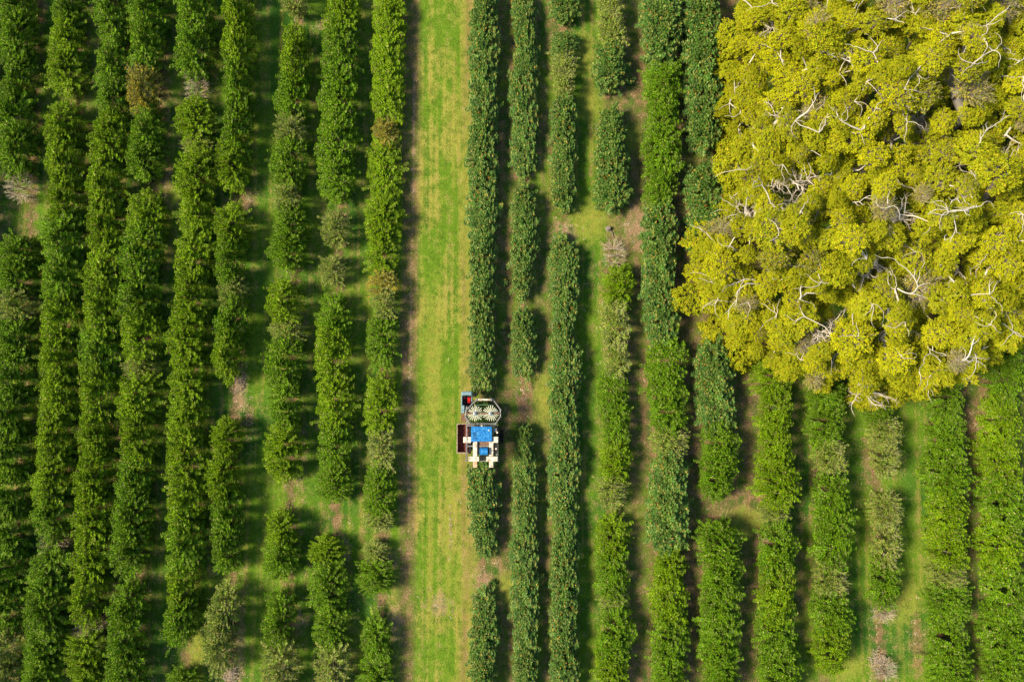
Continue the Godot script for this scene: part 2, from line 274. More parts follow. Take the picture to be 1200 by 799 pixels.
# leaf colours relative to the top value of the leaf materials (0.40)
func leaf_colour(look: String) -> Color:
	var r := rng.randf()
	match look:
		"g":
			if r < 0.06: return vary(Color(0.62, 0.66, 0.24), 0.25, 0.1)
			if r < 0.30: return vary(Color(0.35, 0.66, 0.02), 0.25, 0.12)
			return vary(Color(0.20, 0.43, 0.016), 0.3, 0.15)
		"y":
			if r < 0.06: return vary(Color(0.66, 0.68, 0.2), 0.25, 0.1)
			if r < 0.42: return vary(Color(0.42, 0.70, 0.012), 0.25, 0.12)
			return vary(Color(0.25, 0.48, 0.012), 0.3, 0.15)
		"d":
			if r < 0.045: return vary(Color(0.85, 0.52, 0.08), 0.25, 0.12)
			if r < 0.27: return vary(Color(0.46, 0.58, 0.12), 0.25, 0.12)
			return vary(Color(0.165, 0.39, 0.055), 0.3, 0.15)
		"p":
			if r < 0.24: return vary(Color(0.74, 0.72, 0.20), 0.25, 0.1)
			return vary(Color(0.36, 0.57, 0.055), 0.3, 0.15)
		"x":
			return vary(Color(0.70, 0.62, 0.24), 0.3, 0.1)
		_:
			if r < 0.5: return vary(Color(0.75, 0.58, 0.05), 0.25, 0.1)
			return vary(Color(0.42, 0.52, 0.06), 0.25, 0.1)

const HALF_X := 1.12
const HALF_Z := 1.5
const TALL := 2.45

func bush_shapes(look: String, seed_: int) -> Array:
	rng.seed = seed_
	var crown := Shape.new()
	var stem := Shape.new()
	var twigs := Shape.new()
	var swell := FastNoiseLite.new()
	swell.seed = seed_
	swell.frequency = 0.9
	var branches: int = {"g": 310, "y": 310, "d": 240, "p": 190, "x": 120, "o": 190}[look]
	var leafy: float = {"g": 1.0, "y": 1.0, "d": 1.0, "p": 0.82, "x": 0.15, "o": 0.8}[look]
	var size: float = {"g": 0.118, "y": 0.115, "d": 0.165, "p": 0.135, "x": 0.12, "o": 0.14}[look]
	var feet := []
	for s in 3:
		var foot := Vector3(rng.randf_range(-0.08, 0.08), 0.0, (s - 1) * 0.55 + rng.randf_range(-0.12, 0.12))
		var top := foot + Vector3(rng.randf_range(-0.15, 0.15), TALL * rng.randf_range(0.72, 0.88), rng.randf_range(-0.2, 0.2))
		feet.append([foot, top])
		var mid: Vector3 = foot.lerp(top, 0.5) + Vector3(rng.randf_range(-0.06, 0.06), 0, rng.randf_range(-0.06, 0.06))
		stem.tube([foot, mid, top], [0.045, 0.028, 0.014], 5, vary(Color(0.42, 0.35, 0.28), 0.15, 0.05))
	for b in branches:
		var t := clampf(0.1 + 0.92 * pow(float(b) / branches, 0.8), 0.0, 1.0)
		var phi := b * 2.39996 + rng.randf_range(-0.35, 0.35)
		var rho := 0.0
		if t < 0.35: rho = lerpf(0.82, 1.0, t / 0.35)
		elif t < 0.7: rho = lerpf(1.0, 0.9, (t - 0.35) / 0.35)
		else: rho = lerpf(0.9, 0.12, pow((t - 0.7) / 0.3, 1.5))
		rho *= 1.0 + 0.36 * swell.get_noise_3d(cos(phi) * 1.2, t * 1.8, sin(phi) * 1.6) + rng.randf_range(-0.14, 0.08)
		if rng.randf() < 0.09: rho *= rng.randf_range(1.12, 1.38)
		var tall := TALL * (1.0 + 0.22 * swell.get_noise_3d(cos(phi), 7.0, sin(phi) * 1.5))
		# a squarish plan, so that neighbours along the row close up
		var sq := 1.0 / pow(pow(absf(cos(phi)), 2.3) + pow(absf(sin(phi)), 2.3), 1.0 / 2.3)
		var tip := Vector3(cos(phi) * HALF_X * rho * sq, tall * t, sin(phi) * HALF_Z * rho * sq)
		var near: Array = feet[clampi(int(round(tip.z / 0.7)) + 1, 0, 2)]
		var root: Vector3 = near[0].lerp(near[1], clampf(t * 0.82 - 0.06, 0.06, 0.98))
		var ctrl := root.lerp(tip, 0.5) + Vector3(0, 0.16, 0)
		var pts := []
		for q in 5:
			var u := q / 4.0
			pts.append(root.lerp(ctrl, u).lerp(ctrl.lerp(tip, u), u))
		var bare := rng.randf() > leafy + 0.12
		var bark := vary(Color(0.80, 0.66, 0.52) if look == "x" else Color(0.70, 0.68, 0.38), 0.2, 0.06) if look in ["p", "x", "o"] or bare else vary(Color(0.36, 0.32, 0.2), 0.2, 0.05)
		var thick := 0.018 if look == "x" else (0.013 if look in ["p", "o"] else 0.008)
		var target := twigs if look in ["p", "x", "o"] else stem
		target.tube([pts[0], pts[2], pts[4]], [thick, thick * 0.8, thick * 0.35], 3, bark)
		if look in ["p", "x", "o"]:
			for q in 3:
				var p: Vector3 = pts[2 + q % 2].lerp(pts[4], rng.randf_range(0.0, 0.6))
				var away := (tip - root).normalized() + Vector3(rng.randf_range(-0.8, 0.8), rng.randf_range(-0.2, 0.6), rng.randf_range(-0.8, 0.8))
				var tw := p + away.normalized() * rng.randf_range(0.2, 0.5)
				target.tube([p, tw], [thick * 0.6, thick * 0.3], 3, vary(Color(0.85, 0.72, 0.58) if look == "x" else Color(0.80, 0.76, 0.44), 0.15, 0.06))
		if bare and look == "x":
			continue
		var span: float = pts[0].distance_to(pts[4])
		var tone := rng.randf_range(0.7, 1.2) * (1.0 + 0.5 * swell.get_noise_3d(tip.x * 0.8, 20.0 + tip.y * 0.5, tip.z * 0.8))
		var steps := int(span * 0.72 / 0.06)
		for q in steps + 1:
			if rng.randf() > leafy: continue
			var u := 0.28 + 0.72 * float(q) / maxf(steps, 1)
			var p := root.lerp(ctrl, u).lerp(ctrl.lerp(tip, u), u)
			var tan := (ctrl - root).lerp(tip - ctrl, u).normalized()
			var out := Vector3(p.x, 0.35, p.z * 0.7).normalized()
			var up := (Vector3.UP * 0.75 + out * 0.45 + Vector3(rng.randf_range(-0.45, 0.45), rng.randf_range(-0.25, 0.25), rng.randf_range(-0.45, 0.45))).normalized()
			var side := tan.cross(up).normalized()
			for s in [-1, 1]:
				var d: Vector3 = tan * rng.randf_range(0.35, 0.9) + side * s + Vector3(0, rng.randf_range(-0.3, 0.25), 0)
				var col := leaf_colour(look)
				col = Color(minf(col.r * tone, 1.0), minf(col.g * tone, 1.0), minf(col.b * tone, 1.0))
				crown.leaf(p, d, up, size * rng.randf_range(0.75, 1.3), size * rng.randf_range(0.38, 0.52), col)
		if not bare:
			for q in 4:
				var d := (tip - ctrl).normalized() + Vector3(rng.randf_range(-0.8, 0.8), rng.randf_range(-0.2, 0.7), rng.randf_range(-0.8, 0.8))
				crown.leaf(tip, d, Vector3(rng.randf_range(-0.4, 0.4), 1, rng.randf_range(-0.4, 0.4)), size * rng.randf_range(0.7, 1.1), size * 0.42, leaf_colour(look))
	var lm := gloss_mat if look == "d" else leaf_mat
	return [crown.mesh(lm), stem.mesh(wood_mat), twigs.mesh(wood_mat) if twigs.v.size() > 0 else null]

func build_bushes() -> void:
	var protos := {}
	for look in LOOKS:
		protos[look] = []
		var count: int = {"g": 7, "y": 5, "d": 6, "p": 5, "x": 3, "o": 2}[look]
		for k in count:
			var sh := bush_shapes(look, 100 + look.unicode_at(0) * 17 + k)
			var o := Node3D.new()
			part("crown", sh[0], o)
			part("stem", sh[1], o)
			if sh[2] != null:
				part("twigs", sh[2], o)
			protos[look].append(o)
	rng.seed = 4242
	for row in BUSHES:
		var k := 0
		for b in BUSHES[row]:
			var look: String = b[4]
			if look in ["g", "y"] and rng.randf() < 0.3: look = "y" if look == "g" else "g"
			var pool: Array = protos[look]
			var o: Node3D = pool[(rng.randi() % pool.size())].duplicate()
			o.name = numbered("coffee_bush")
			add_child(o)
			tag(o, "%s coffee bush, %s from the top in %s of grass lane" % [LOOKS[look], ORDINALS[k], ROW_NAMES[row]], "coffee bush", "coffee bushes planted in rows")
			k += 1
			o.position = Vector3(b[0] + rng.randf_range(-0.16, 0.16) * (0.5 if row in ["J", "K", "L"] else 1.0), 0.0, b[1])
			var half: float = maxf(b[3] * 1.03, 0.6)
			var tall := clampf(0.55 + 0.42 * half / 1.3, 0.62, 1.0) * rng.randf_range(0.84, 1.12)
			if look == "x": tall *= 0.6
			if row == "J" and b[1] > 0.9 and b[1] < 5.5: tall = 0.72
			tall *= {"I": 0.78, "H": 0.95, "J": 0.7, "K": 0.66, "L": 0.72, "M": 0.85, "N": 0.95}.get(row, 1.14)
			var flip := 1.0 if rng.randf() < 0.5 else -1.0
			o.scale = Vector3(b[2] / HALF_X * rng.randf_range(0.84, 1.14), tall, half / HALF_Z)
			o.rotation.y = (0.0 if flip > 0 else PI) + rng.randf_range(-0.12, 0.12)
	for look in protos:
		for o in protos[look]:
			o.free()

# ---------------------------------------------------------------- ground
func noise_bytes(freq: float, octaves: int, seed_: int, stretch := 1) -> PackedByteArray:
	var f := FastNoiseLite.new()
	f.seed = seed_
	f.frequency = freq
	f.noise_type = FastNoiseLite.TYPE_SIMPLEX_SMOOTH
	f.fractal_octaves = octaves
	var im := f.get_image(MAP_W, MAP_H / stretch, false, false, true)
	if stretch > 1:
		im.resize(MAP_W, MAP_H, Image.INTERPOLATE_BILINEAR)
	return im.get_data()

func build_ground() -> void:
	var broad := noise_bytes(0.006, 3, 11)
	var mid := noise_bytes(0.05, 3, 12)
	var fine := noise_bytes(0.32, 2, 13)
	var streak := noise_bytes(0.055, 3, 14, 16)
	var stripe := noise_bytes(0.11, 2, 15, 44)
	ground_map = PackedByteArray()
	ground_map.resize(MAP_W * MAP_H * 3)
	var relief := PackedByteArray()
	relief.resize(MAP_W * MAP_H)
	# base colours, linear
	var green := Vector3(0.125, 0.235, 0.018)
	var lush := Vector3(0.055, 0.155, 0.018)
	var straw := Vector3(0.35, 0.335, 0.065)
	var brown := Vector3(0.155, 0.105, 0.055)
	var red := Vector3(0.25, 0.135, 0.085)
	var litter := Vector3(0.40, 0.29, 0.19)
	var to_byte := PackedByteArray()
	to_byte.resize(1025)
	for q in 1025:
		to_byte[q] = int(round(Color(q / 1024.0, 0, 0).linear_to_srgb().r * 255.0))
	# per column: distance to the nearest row, alley kind
	var col_d := PackedFloat32Array()
	var col_g := PackedFloat32Array()
	var col_lane := PackedFloat32Array()
	for x in MAP_W:
		var wx := FIELD.position.x + (x + 0.5) * FIELD.size.x / MAP_W
		var d := 99.0
		var g := 0.7
		for r in ROW_X.size():
			d = minf(d, absf(wx - ROW_X[r]))
			if wx >= ROW_X[r]: g = ALLEY_GRASS[r]
		col_d.append(d)
		col_g.append(g)
		col_lane.append(wx)
	# spots, blended by a coarse grid of weights
	var spot_w := PackedFloat32Array()
	spot_w.resize(MAP_W * MAP_H)
	var spot_k := PackedByteArray()
	spot_k.resize(MAP_W * MAP_H)
	for s in SPOTS:
		var x0 := int((s[0] - s[2] * 1.6 - FIELD.position.x) / FIELD.size.x * MAP_W)
		var x1 := int((s[0] + s[2] * 1.6 - FIELD.position.x) / FIELD.size.x * MAP_W)
		var y0 := int((s[1] - s[3] * 1.6 - FIELD.position.y) / FIELD.size.y * MAP_H)
		var y1 := int((s[1] + s[3] * 1.6 - FIELD.position.y) / FIELD.size.y * MAP_H)
		for y in range(maxi(y0, 0), mini(y1, MAP_H)):
			var dz: float = (FIELD.position.y + (y + 0.5) * FIELD.size.y / MAP_H - s[1]) / s[3]
			for x in range(maxi(x0, 0), mini(x1, MAP_W)):
				var dx: float = (col_lane[x] - s[0]) / s[2]
				var at := y * MAP_W + x
				var w := 1.25 - sqrt(dx * dx + dz * dz) + (mid[at] - 128) / 128.0 * 0.55 + (fine[at] - 128) / 128.0 * 0.3
				w = clampf(w * 1.3, 0.0, 1.0)
				if w > spot_w[at]:
					spot_w[at] = w
					spot_k[at] = s[4]
	for y in MAP_H:
		for x in MAP_W:
			var at := y * MAP_W + x
			var nb := (broad[at] - 128) / 128.0
			var nm := (mid[at] - 128) / 128.0
			var nf := (fine[at] - 128) / 128.0
			var st := (streak[at] - 128) / 128.0
			var sp := (stripe[at] - 128) / 128.0
			var wx := col_lane[x]
			var g := col_g[x]
			var c := green.lerp(lush, clampf(0.5 + nb * 1.1 + nm * 0.25, 0.0, 1.0))
			var dry := 0.0
			if wx > -10.0 and wx < -2.3:
				# the wide mown lane: streaks along the mowing, a worn strip at each side
				c = green.lerp(lush, clampf(0.12 + nb * 0.9 + st * 0.4, 0.0, 1.0))
				dry = clampf(0.30 - absf(wx + 5.3) * 0.11 + st * 0.6 + sp * 0.42 + nm * 0.45 + nb * 0.75 + nf * 0.35, 0.0, 0.85)
				var edge := absf(wx + 8.1 + st * 0.12)
				if edge < 1.1: g = lerpf(0.30, 1.0, smoothstep(0.35, 1.1, edge + nm * 0.3))
				edge = absf(wx + 3.45 + st * 0.1)
				if edge < 0.8: 
					dry = maxf(dry, 0.8 - edge * 0.5 + nm * 0.4)
					g = minf(g, lerpf(0.55, 1.0, smoothstep(0.1, 0.8, edge + nm * 0.3)))
			else:
				dry = clampf(0.10 + st * 0.35 + sp * 0.3 + nm * 0.3 + nf * 0.25, 0.0, 0.6)
			c = c.lerp(straw, clampf(dry, 0.0, 0.9))
			# bare soil shows between thin grass and under the bushes
			var soil := clampf((1.0 - g) * 1.15 + nm * 0.45 + nf * 0.35 + st * 0.3 - 0.12, 0.0, 0.92)
			soil = maxf(soil, clampf((0.6 - col_d[x] + nm * 0.45 + nf * 0.25) * 1.8, 0.0, 0.85))
			var earth := brown.lerp(red, clampf(0.25 + nb * 0.8 + nm * 0.4, 0.0, 0.8)).lerp(litter, clampf((nf + nm * 0.4) * 0.9 - 0.1, 0.0, 0.75))
			c = c.lerp(earth, soil)
			if spot_w[at] > 0.0:
				var k := spot_k[at]
				var to := litter.lerp(red, 0.3 + nm * 0.3) if k == 0 else (red.lerp(litter, clampf(nf * 0.8, 0.0, 0.8)) if k == 1 else straw.lerp(green, clampf(0.35 + nm * 0.6 + nf * 0.4, 0.0, 1.0)))
				c = c.lerp(to, spot_w[at] * (0.85 if k == 2 else 0.52))
			c *= 1.0 + nf * 0.38 + nm * 0.12
			ground_map[at * 3] = to_byte[clampi(int(c.x * 1024.0), 0, 1024)]
			ground_map[at * 3 + 1] = to_byte[clampi(int(c.y * 1024.0), 0, 1024)]
			ground_map[at * 3 + 2] = to_byte[clampi(int(c.z * 1024.0), 0, 1024)]
			relief[at] = clampi(int(128.0 + nf * 75.0 + nm * 40.0), 0, 255)
	var m := plain(Color.WHITE, 0.95)
	m.albedo_texture = ImageTexture.create_from_image(Image.create_from_data(MAP_W, MAP_H, false, Image.FORMAT_RGB8, ground_map))
	m.heightmap_enabled = true
	m.heightmap_scale = 5.0
	m.heightmap_texture = ImageTexture.create_from_image(Image.create_from_data(MAP_W, MAP_H, false, Image.FORMAT_L8, relief))
	m.metallic_specular = 0.2
	var st := SurfaceTool.new()
	st.begin(Mesh.PRIMITIVE_TRIANGLES)
	# one sheet, three field widths to every side, its pattern repeating with the field
	for q in [[-3, -3], [4, -3], [4, 4], [-3, -3], [4, 4], [-3, 4]]:
		st.set_normal(Vector3.UP)
		st.set_uv(Vector2(q[0], q[1]))
		st.add_vertex(Vector3(FIELD.position.x + q[0] * FIELD.size.x, 0, FIELD.position.y + q[1] * FIELD.size.y))
	st.generate_tangents()
	st.set_material(m)
	var o := part("ground", st.commit(), self)
	o.set_meta("kind", "structure")
	o.set_meta("label", "mown grass and reddish soil under the coffee rows")

func map_colour(x: float, z: float) -> Color:
	var px := clampi(int((x - FIELD.position.x) / FIELD.size.x * MAP_W), 0, MAP_W - 1)
	var py := clampi(int((z - FIELD.position.y) / FIELD.size.y * MAP_H), 0, MAP_H - 1)
	var at := (py * MAP_W + px) * 3
	return Color8(ground_map[at], ground_map[at + 1], ground_map[at + 2]).srgb_to_linear()

func multi(called: String, mesh: Mesh, at: Array, cols: Array, parent: Node = self) -> MultiMeshInstance3D:
	var mm := MultiMesh.new()
	mm.transform_format = MultiMesh.TRANSFORM_3D
	mm.use_colors = cols.size() > 0
	mm.mesh = mesh
	mm.instance_count = at.size()
	for k in at.size():
		mm.set_instance_transform(k, at[k])
		if cols.size() > 0:
			mm.set_instance_color(k, cols[k])
	var o := MultiMeshInstance3D.new()
	o.name = called
	o.multimesh = mm
	parent.add_child(o, true)
	o.set_meta("kind", "stuff")
	return o

func build_grass() -> void:
	rng.seed = 77
	var s := Shape.new()
	for k in 9:
		var w := rng.randf() * TAU
		var p := Vector3(cos(w), 0, sin(w)) * rng.randf_range(0.0, 0.10)
		var d := Vector3(cos(w), rng.randf_range(0.5, 1.6), sin(w))
		s.leaf(p, d, Vector3(-cos(w) * 0.6, 1.0, -sin(w) * 0.6), rng.randf_range(0.05, 0.1), 0.016, Color.WHITE)
	var gm := tinted(1.0, 0.7, 0.3)
	var tuft := s.mesh(gm)
	var at := []
	var cols := []
	for k in 90000:
		var x := rng.randf_range(-41, 41)
		var z := rng.randf_range(-31, 23.5)
		var c := map_colour(x, z)
		if c.g < c.r * 1.02 and rng.randf() < 0.8: continue
		var sc := rng.randf_range(0.6, 1.25)
		at.append(Transform3D(Basis(Vector3.UP, rng.randf() * TAU).scaled(Vector3(sc, sc, sc)), Vector3(x, -0.004, z)))
		var f := rng.randf_range(0.95, 1.45)
		cols.append(Color(minf(c.r * f, 1.0), minf(c.g * f, 1.0), minf(c.b * f, 1.0)))
	var o := multi("grass", tuft, at, cols)
	tag(o, "short mown grass in the lane and alleys between coffee rows", "grass")
	o.set_meta("kind", "stuff")
	# fallen leaves and prunings along the rows
	var l := Shape.new()
	l.leaf(Vector3(-0.07, 0.012, 0), Vector3(1, 0.05, 0), Vector3.UP, 0.14, 0.06, Color.WHITE)
	l.leaf(Vector3(0.05, 0.014, 0.06), Vector3(-0.3, 0.02, 1), Vector3(0.2, 1, 0.1), 0.12, 0.05, Color.WHITE)
	at = []
	cols = []
	for k in 9000:
		var r: float = ROW_X[rng.randi() % ROW_X.size()]
		var x := r + rng.randfn(0.0, 0.75)
		var z := rng.randf_range(-31, 23.5)
		if rng.randf() < 0.3:
			var sp: Array = SPOTS[rng.randi() % SPOTS.size()]
			if sp[4] < 2:
				x = sp[0] + rng.randfn(0.0, 0.6) * sp[2]
				z = sp[1] + rng.randfn(0.0, 0.6) * sp[3]
		var sc := rng.randf_range(0.6, 1.2)
		at.append(Transform3D(Basis(Vector3.UP, rng.randf() * TAU).scaled(Vector3(sc, sc, sc)), Vector3(x, 0.004, z)))
		cols.append(vary(Color(0.42, 0.29, 0.17) if rng.randf() < 0.7 else Color(0.55, 0.45, 0.33), 0.35, 0.12))
	o = multi("leaf_litter", l.mesh(tinted(1.0, 0.85)), at, cols)
	tag(o, "dry brown fallen leaves and prunings along the coffee rows", "leaf litter")
	o.set_meta("kind", "stuff")

# ---------------------------------------------------------------- the big yellow-green tree
const OUTLINE := [[-3.13, 10.8], [-2.88, 12.1], [-2.7, 12.9], [-2.45, 14.3], [-2.21, 16.1], [-1.92, 18.7], [-1.53, 20.8], [-1.16, 20.5], [-0.81, 19.7], [-0.39, 17.6], [0.05, 16.5], [0.54, 16.0], [0.95, 15.3], [1.14, 15.5], [1.28, 16.9], [1.47, 17.8], [1.66, 18.5], [1.88, 17.9], [2.03, 17.6], [2.17, 18.4], [2.31, 17.7], [2.55, 17.9], [2.68, 14.5], [2.88, 11.7], [3.153, 11.0]]

func crown_radius(a: float) -> float:
	for k in OUTLINE.size() - 1:
		if a <= OUTLINE[k + 1][0]:
			var f: float = (a - OUTLINE[k][0]) / (OUTLINE[k + 1][0] - OUTLINE[k][0])
			return lerpf(OUTLINE[k][1], OUTLINE[k + 1][1], clampf(f, 0.0, 1.0))
	return OUTLINE[0][1]

func clump_shape(tone: int, seed_: int, mats: Array) -> Array:
	rng.seed = seed_
	var s := Shape.new()
	var t := Shape.new()
	var swell := FastNoiseLite.new()
	swell.seed = seed_
	swell.frequency = 1.1
	var base: Color = [Color(0.74, 0.77, 0.015), Color(0.58, 0.63, 0.02), Color(0.45, 0.48, 0.03), Color(0.54, 0.50, 0.12)][tone]
	# sprays: short twigs from the middle outwards, each ending in a rosette of leaves
	for k in 170:
		var u := 1.0 - 1.3 * (k + 0.5) / 170.0
		var w := k * 2.39996 + rng.randf_range(-0.3, 0.3)
		var d := Vector3(cos(w) * sqrt(1.0 - u * u), u * 0.72, sin(w) * sqrt(1.0 - u * u))
		var r := 1.0 + 0.36 * swell.get_noise_3dv(d * 1.3) + rng.randf_range(-0.16, 0.06)
		var p := d * r
		var root := d * 0.25 + Vector3(0, -0.35, 0)
		t.tube([root, root.lerp(p, 0.55) + Vector3(0, -0.06, 0), p], [0.02, 0.014, 0.006], 3, vary(Color(0.72, 0.62, 0.54), 0.15, 0.05))
		if tone > 1 and k % 3 == 0:
			t.tube([p, p + d * 0.12 + Vector3(rng.randf_range(-0.2, 0.2), 0.05, rng.randf_range(-0.2, 0.2))], [0.012, 0.005], 3, Color(0.74, 0.66, 0.58))
		var tone_k := rng.randf_range(0.8, 1.15)
		for q in (21 if tone < 3 else 7):
			var e := rng.randf() * TAU
			var dd := d * 0.5 + Vector3(cos(e), rng.randf_range(-0.3, 0.5), sin(e)) * 0.9
			var col := vary(base, 0.2, 0.1)
			if rng.randf() < 0.05: col = vary(Color(0.95, 0.66, 0.06), 0.15, 0.1)
			elif rng.randf() < 0.14: col = vary(Color(0.36, 0.50, 0.02), 0.2, 0.1)
			col = Color(minf(col.r * tone_k, 1.0), minf(col.g * tone_k, 1.0), col.b)
			s.leaf(p - d * rng.randf_range(0.0, 0.2) + Vector3(rng.randf_range(-0.07, 0.07), rng.randf_range(-0.04, 0.04), rng.randf_range(-0.07, 0.07)), dd, d * 0.8 + Vector3(rng.randf_range(-0.5, 0.5), 0.6, rng.randf_range(-0.5, 0.5)), rng.randf_range(0.08, 0.12), rng.randf_range(0.05, 0.07), col)
	return [s.mesh(mats[0]), t.mesh(mats[1])]

func bare_clump_shape(seed_: int, mat: Material) -> Mesh:
	rng.seed = seed_
	var t := Shape.new()
	for k in 9:
		var w := TAU * k / 9.0 + rng.randf_range(-0.4, 0.4)
		var d := Vector3(cos(w), rng.randf_range(0.15, 0.9), sin(w)).normalized()
		var p := Vector3(rng.randf_range(-0.3, 0.3), -0.4, rng.randf_range(-0.3, 0.3))
		var pts := [p]
		var rr := [0.045]
		for q in 6:
			d = (d + Vector3(rng.randf_range(-0.7, 0.7), rng.randf_range(-0.35, 0.3), rng.randf_range(-0.7, 0.7))).normalized()
			p += d * 0.22
			pts.append(p)
			rr.append(0.045 - 0.0055 * (q + 1))
			for z in 2:
				var e := (d * 0.7 + Vector3(rng.randf_range(-1, 1), rng.randf_range(-0.2, 0.7), rng.randf_range(-1, 1))).normalized()
				var m := p + e * 0.16 + Vector3(rng.randf_range(-0.06, 0.06), 0.02, rng.randf_range(-0.06, 0.06))
				t.tube([p, m, m + (e + Vector3(rng.randf_range(-0.6, 0.6), 0.2, rng.randf_range(-0.6, 0.6))) * 0.17], [0.016, 0.012, 0.005], 3, vary(Color(0.66, 0.57, 0.49), 0.18, 0.05))
		t.tube(pts, rr, 5, vary(Color(0.80, 0.75, 0.68), 0.12, 0.04))
	return t.mesh(mat)

func build_tree() -> void:
	var at := Vector3(27.94, 0, -16.97)
	var tree := thing("spreading_tree", "huge yellow-green spreading tree with pale twisting branches beside the coffee rows", "tree", at)
	var leafm := tinted(0.60, 0.65, 0.35)
	leafm.metallic_specular = 0.2
	var barkm := tinted(0.85, 0.8)
	var clumps := []
	var twigs := []
	for tone in 4:
		clumps.append([])
		twigs.append([])
		for k in 4:
			var sh := clump_shape(tone, 900 + tone * 31 + k * 7, [leafm, barkm])
			clumps[tone].append(sh[0])
			twigs[tone].append(sh[1])
	var bare := [bare_clump_shape(61, barkm), bare_clump_shape(62, barkm), bare_clump_shape(63, barkm)]
	var lumps := FastNoiseLite.new()
	lumps.seed = 5
	lumps.frequency = 0.19
	var holes := FastNoiseLite.new()
	holes.seed = 8
	holes.frequency = 0.17
	var age := FastNoiseLite.new()
	age.seed = 21
	age.frequency = 0.09
	rng.seed = 31337
	# places for leaf clumps on an uneven dome, kept apart from one another
	var spots := []          # [position, radius]
	for layer in 2:
		for k in 9000:
			var a := rng.randf_range(-PI, PI)
			var full := crown_radius(a)
			var s := sqrt(rng.randf())
			var x := cos(a) * full * s
			var z := sin(a) * full * s
			if x + at.x > 46.0 or z + at.z < -37.0: continue
			var h := 5.0 + 8.0 * pow(1.0 - s * s, 0.55) + lumps.get_noise_2d(x, z) * 4.4
			if s > 0.9: h -= rng.randf_range(0.0, 1.6)
			var hole := holes.get_noise_2d(x, z) > 0.24
			if hole and layer == 0: h -= 1.2
			if layer == 1:
				if hole: continue
				h -= rng.randf_range(2.6, 3.6)
			var r := rng.randf_range(0.6, 1.1) if layer == 0 else rng.randf_range(1.1, 1.5)
			var p := Vector3(x, h, z)
			var fits := true
			for o in spots:
				var lim: float = (o[1] + r) * (0.8 if layer == 0 else 0.85)
				if absf(o[0].x - x) < lim and absf(o[0].z - z) < lim and o[0].distance_to(p) < lim:
					fits = false
					break
			if fits: spots.append([p, r, layer, hole])
	# skeleton: trunk, then every clump hangs on the nearest branch that is closer to the trunk
	var nodes := [Vector3(0, 0, 0), Vector3(0.1, 1.6, 0.05), Vector3(0.0, 3.0, -0.1)]
	var parent := [-1, 0, 1]
	var limb := [-1, -1, -1]
	for k in 9:
		var a := TAU * k / 9.0 + rng.randf_range(-0.2, 0.2)
		var prev := 2
		var steps := 5
		for q in steps:
			var s := (q + 1.0) / (steps + 1.0) * 0.85
			var full := crown_radius(wrapf(a, -PI, PI))
			a += rng.randf_range(-0.22, 0.22)
			var x := cos(a) * full * s
			var z := sin(a) * full * s
			var h := lerpf(3.4, 3.2 + 8.0 * pow(1.0 - s * s, 0.55), minf(1.0, 0.35 + s)) + rng.randf_range(-0.5, 0.5)
			nodes.append(Vector3(x, h, z))
			parent.append(prev)
			limb.append(k)
			prev = nodes.size() - 1
	var crests := []
	var order := spots.duplicate()
	order.sort_custom(func(p, q): return Vector2(p[0].x, p[0].z).length() < Vector2(q[0].x, q[0].z).length())
	for o in order:
		if o[2] == 1: continue
		var over: bool = rng.randf() < 0.34 + 0.03 * clampf(o[0].x + 2.0, 0.0, 12.0)
		var p: Vector3 = o[0] + Vector3(0, (0.72 if over else -0.35) * o[1], 0)
		var best := -1
		var score := 1e9
		var rad := Vector2(p.x, p.z).length()
		for j in range(3, nodes.size()):
			var q: Vector3 = nodes[j]
			if Vector2(q.x, q.z).length() > rad + 0.6: continue
			var d := q.distance_to(p) + (0.3 if q.y > p.y else 0.0)
			if d < score:
				score = d
				best = j
		nodes.append(p)
		parent.append(best)
		limb.append(limb[best])
		if over: crests.append([nodes.size() - 1, o[1]])
	var load_ := []
	load_.resize(nodes.size())
	load_.fill(1.0)
	for j in range(nodes.size() - 1, 0, -1):
		load_[parent[j]] += load_[j]
	# only thin outer wood lies over the leaves; what carries much wood runs below them
	for j in range(48, nodes.size()):
		if load_[j] > 5.0:
			nodes[j].y -= 1.1 + 0.03 * minf(load_[j], 30.0)
	var trunk := Shape.new()
	var limbs := []
	for k in 9:
		limbs.append(Shape.new())
	for j in range(1, nodes.size()):
		var a: Vector3 = nodes[parent[j]]
		var b: Vector3 = nodes[j]
		var ra := 0.023 * pow(load_[parent[j]], 0.5) if parent[j] > 2 else 0.75
		var rb := 0.023 * pow(load_[j], 0.5)
		if j <= 2:
			trunk.tube([a, a.lerp(b, 0.5), b], [1.0 if j == 1 else 0.78, 0.85 if j == 1 else 0.74, 0.78 if j == 1 else 0.8], 10, Color(0.50, 0.44, 0.38))
			continue
		ra = minf(ra, rb * 1.6 + 0.02)
		var pts := []
		var rr := []
		var length := a.distance_to(b)
		var parts_ := clampi(int(length / 0.5), 2, 8)
		var bend := Vector3(rng.randf_range(-1, 1), rng.randf_range(-0.2, 0.7), rng.randf_range(-1, 1)) * length * 0.13
		for q in parts_ + 1:
			var u := float(q) / parts_
			var wob := Vector3(rng.randf_range(-1, 1), rng.randf_range(-0.6, 0.6), rng.randf_range(-1, 1)) * 0.11 * (1.0 if q > 0 and q < parts_ else 0.0)
			pts.append(a.lerp(b, u) + bend * sin(u * PI) + wob)
			rr.append(lerpf(ra, rb, u))
		limbs[limb[j]].tube(pts, rr, 7, vary(Color(0.46, 0.41, 0.36) if rb > 0.16 else Color(0.74, 0.69, 0.62), 0.1, 0.03))
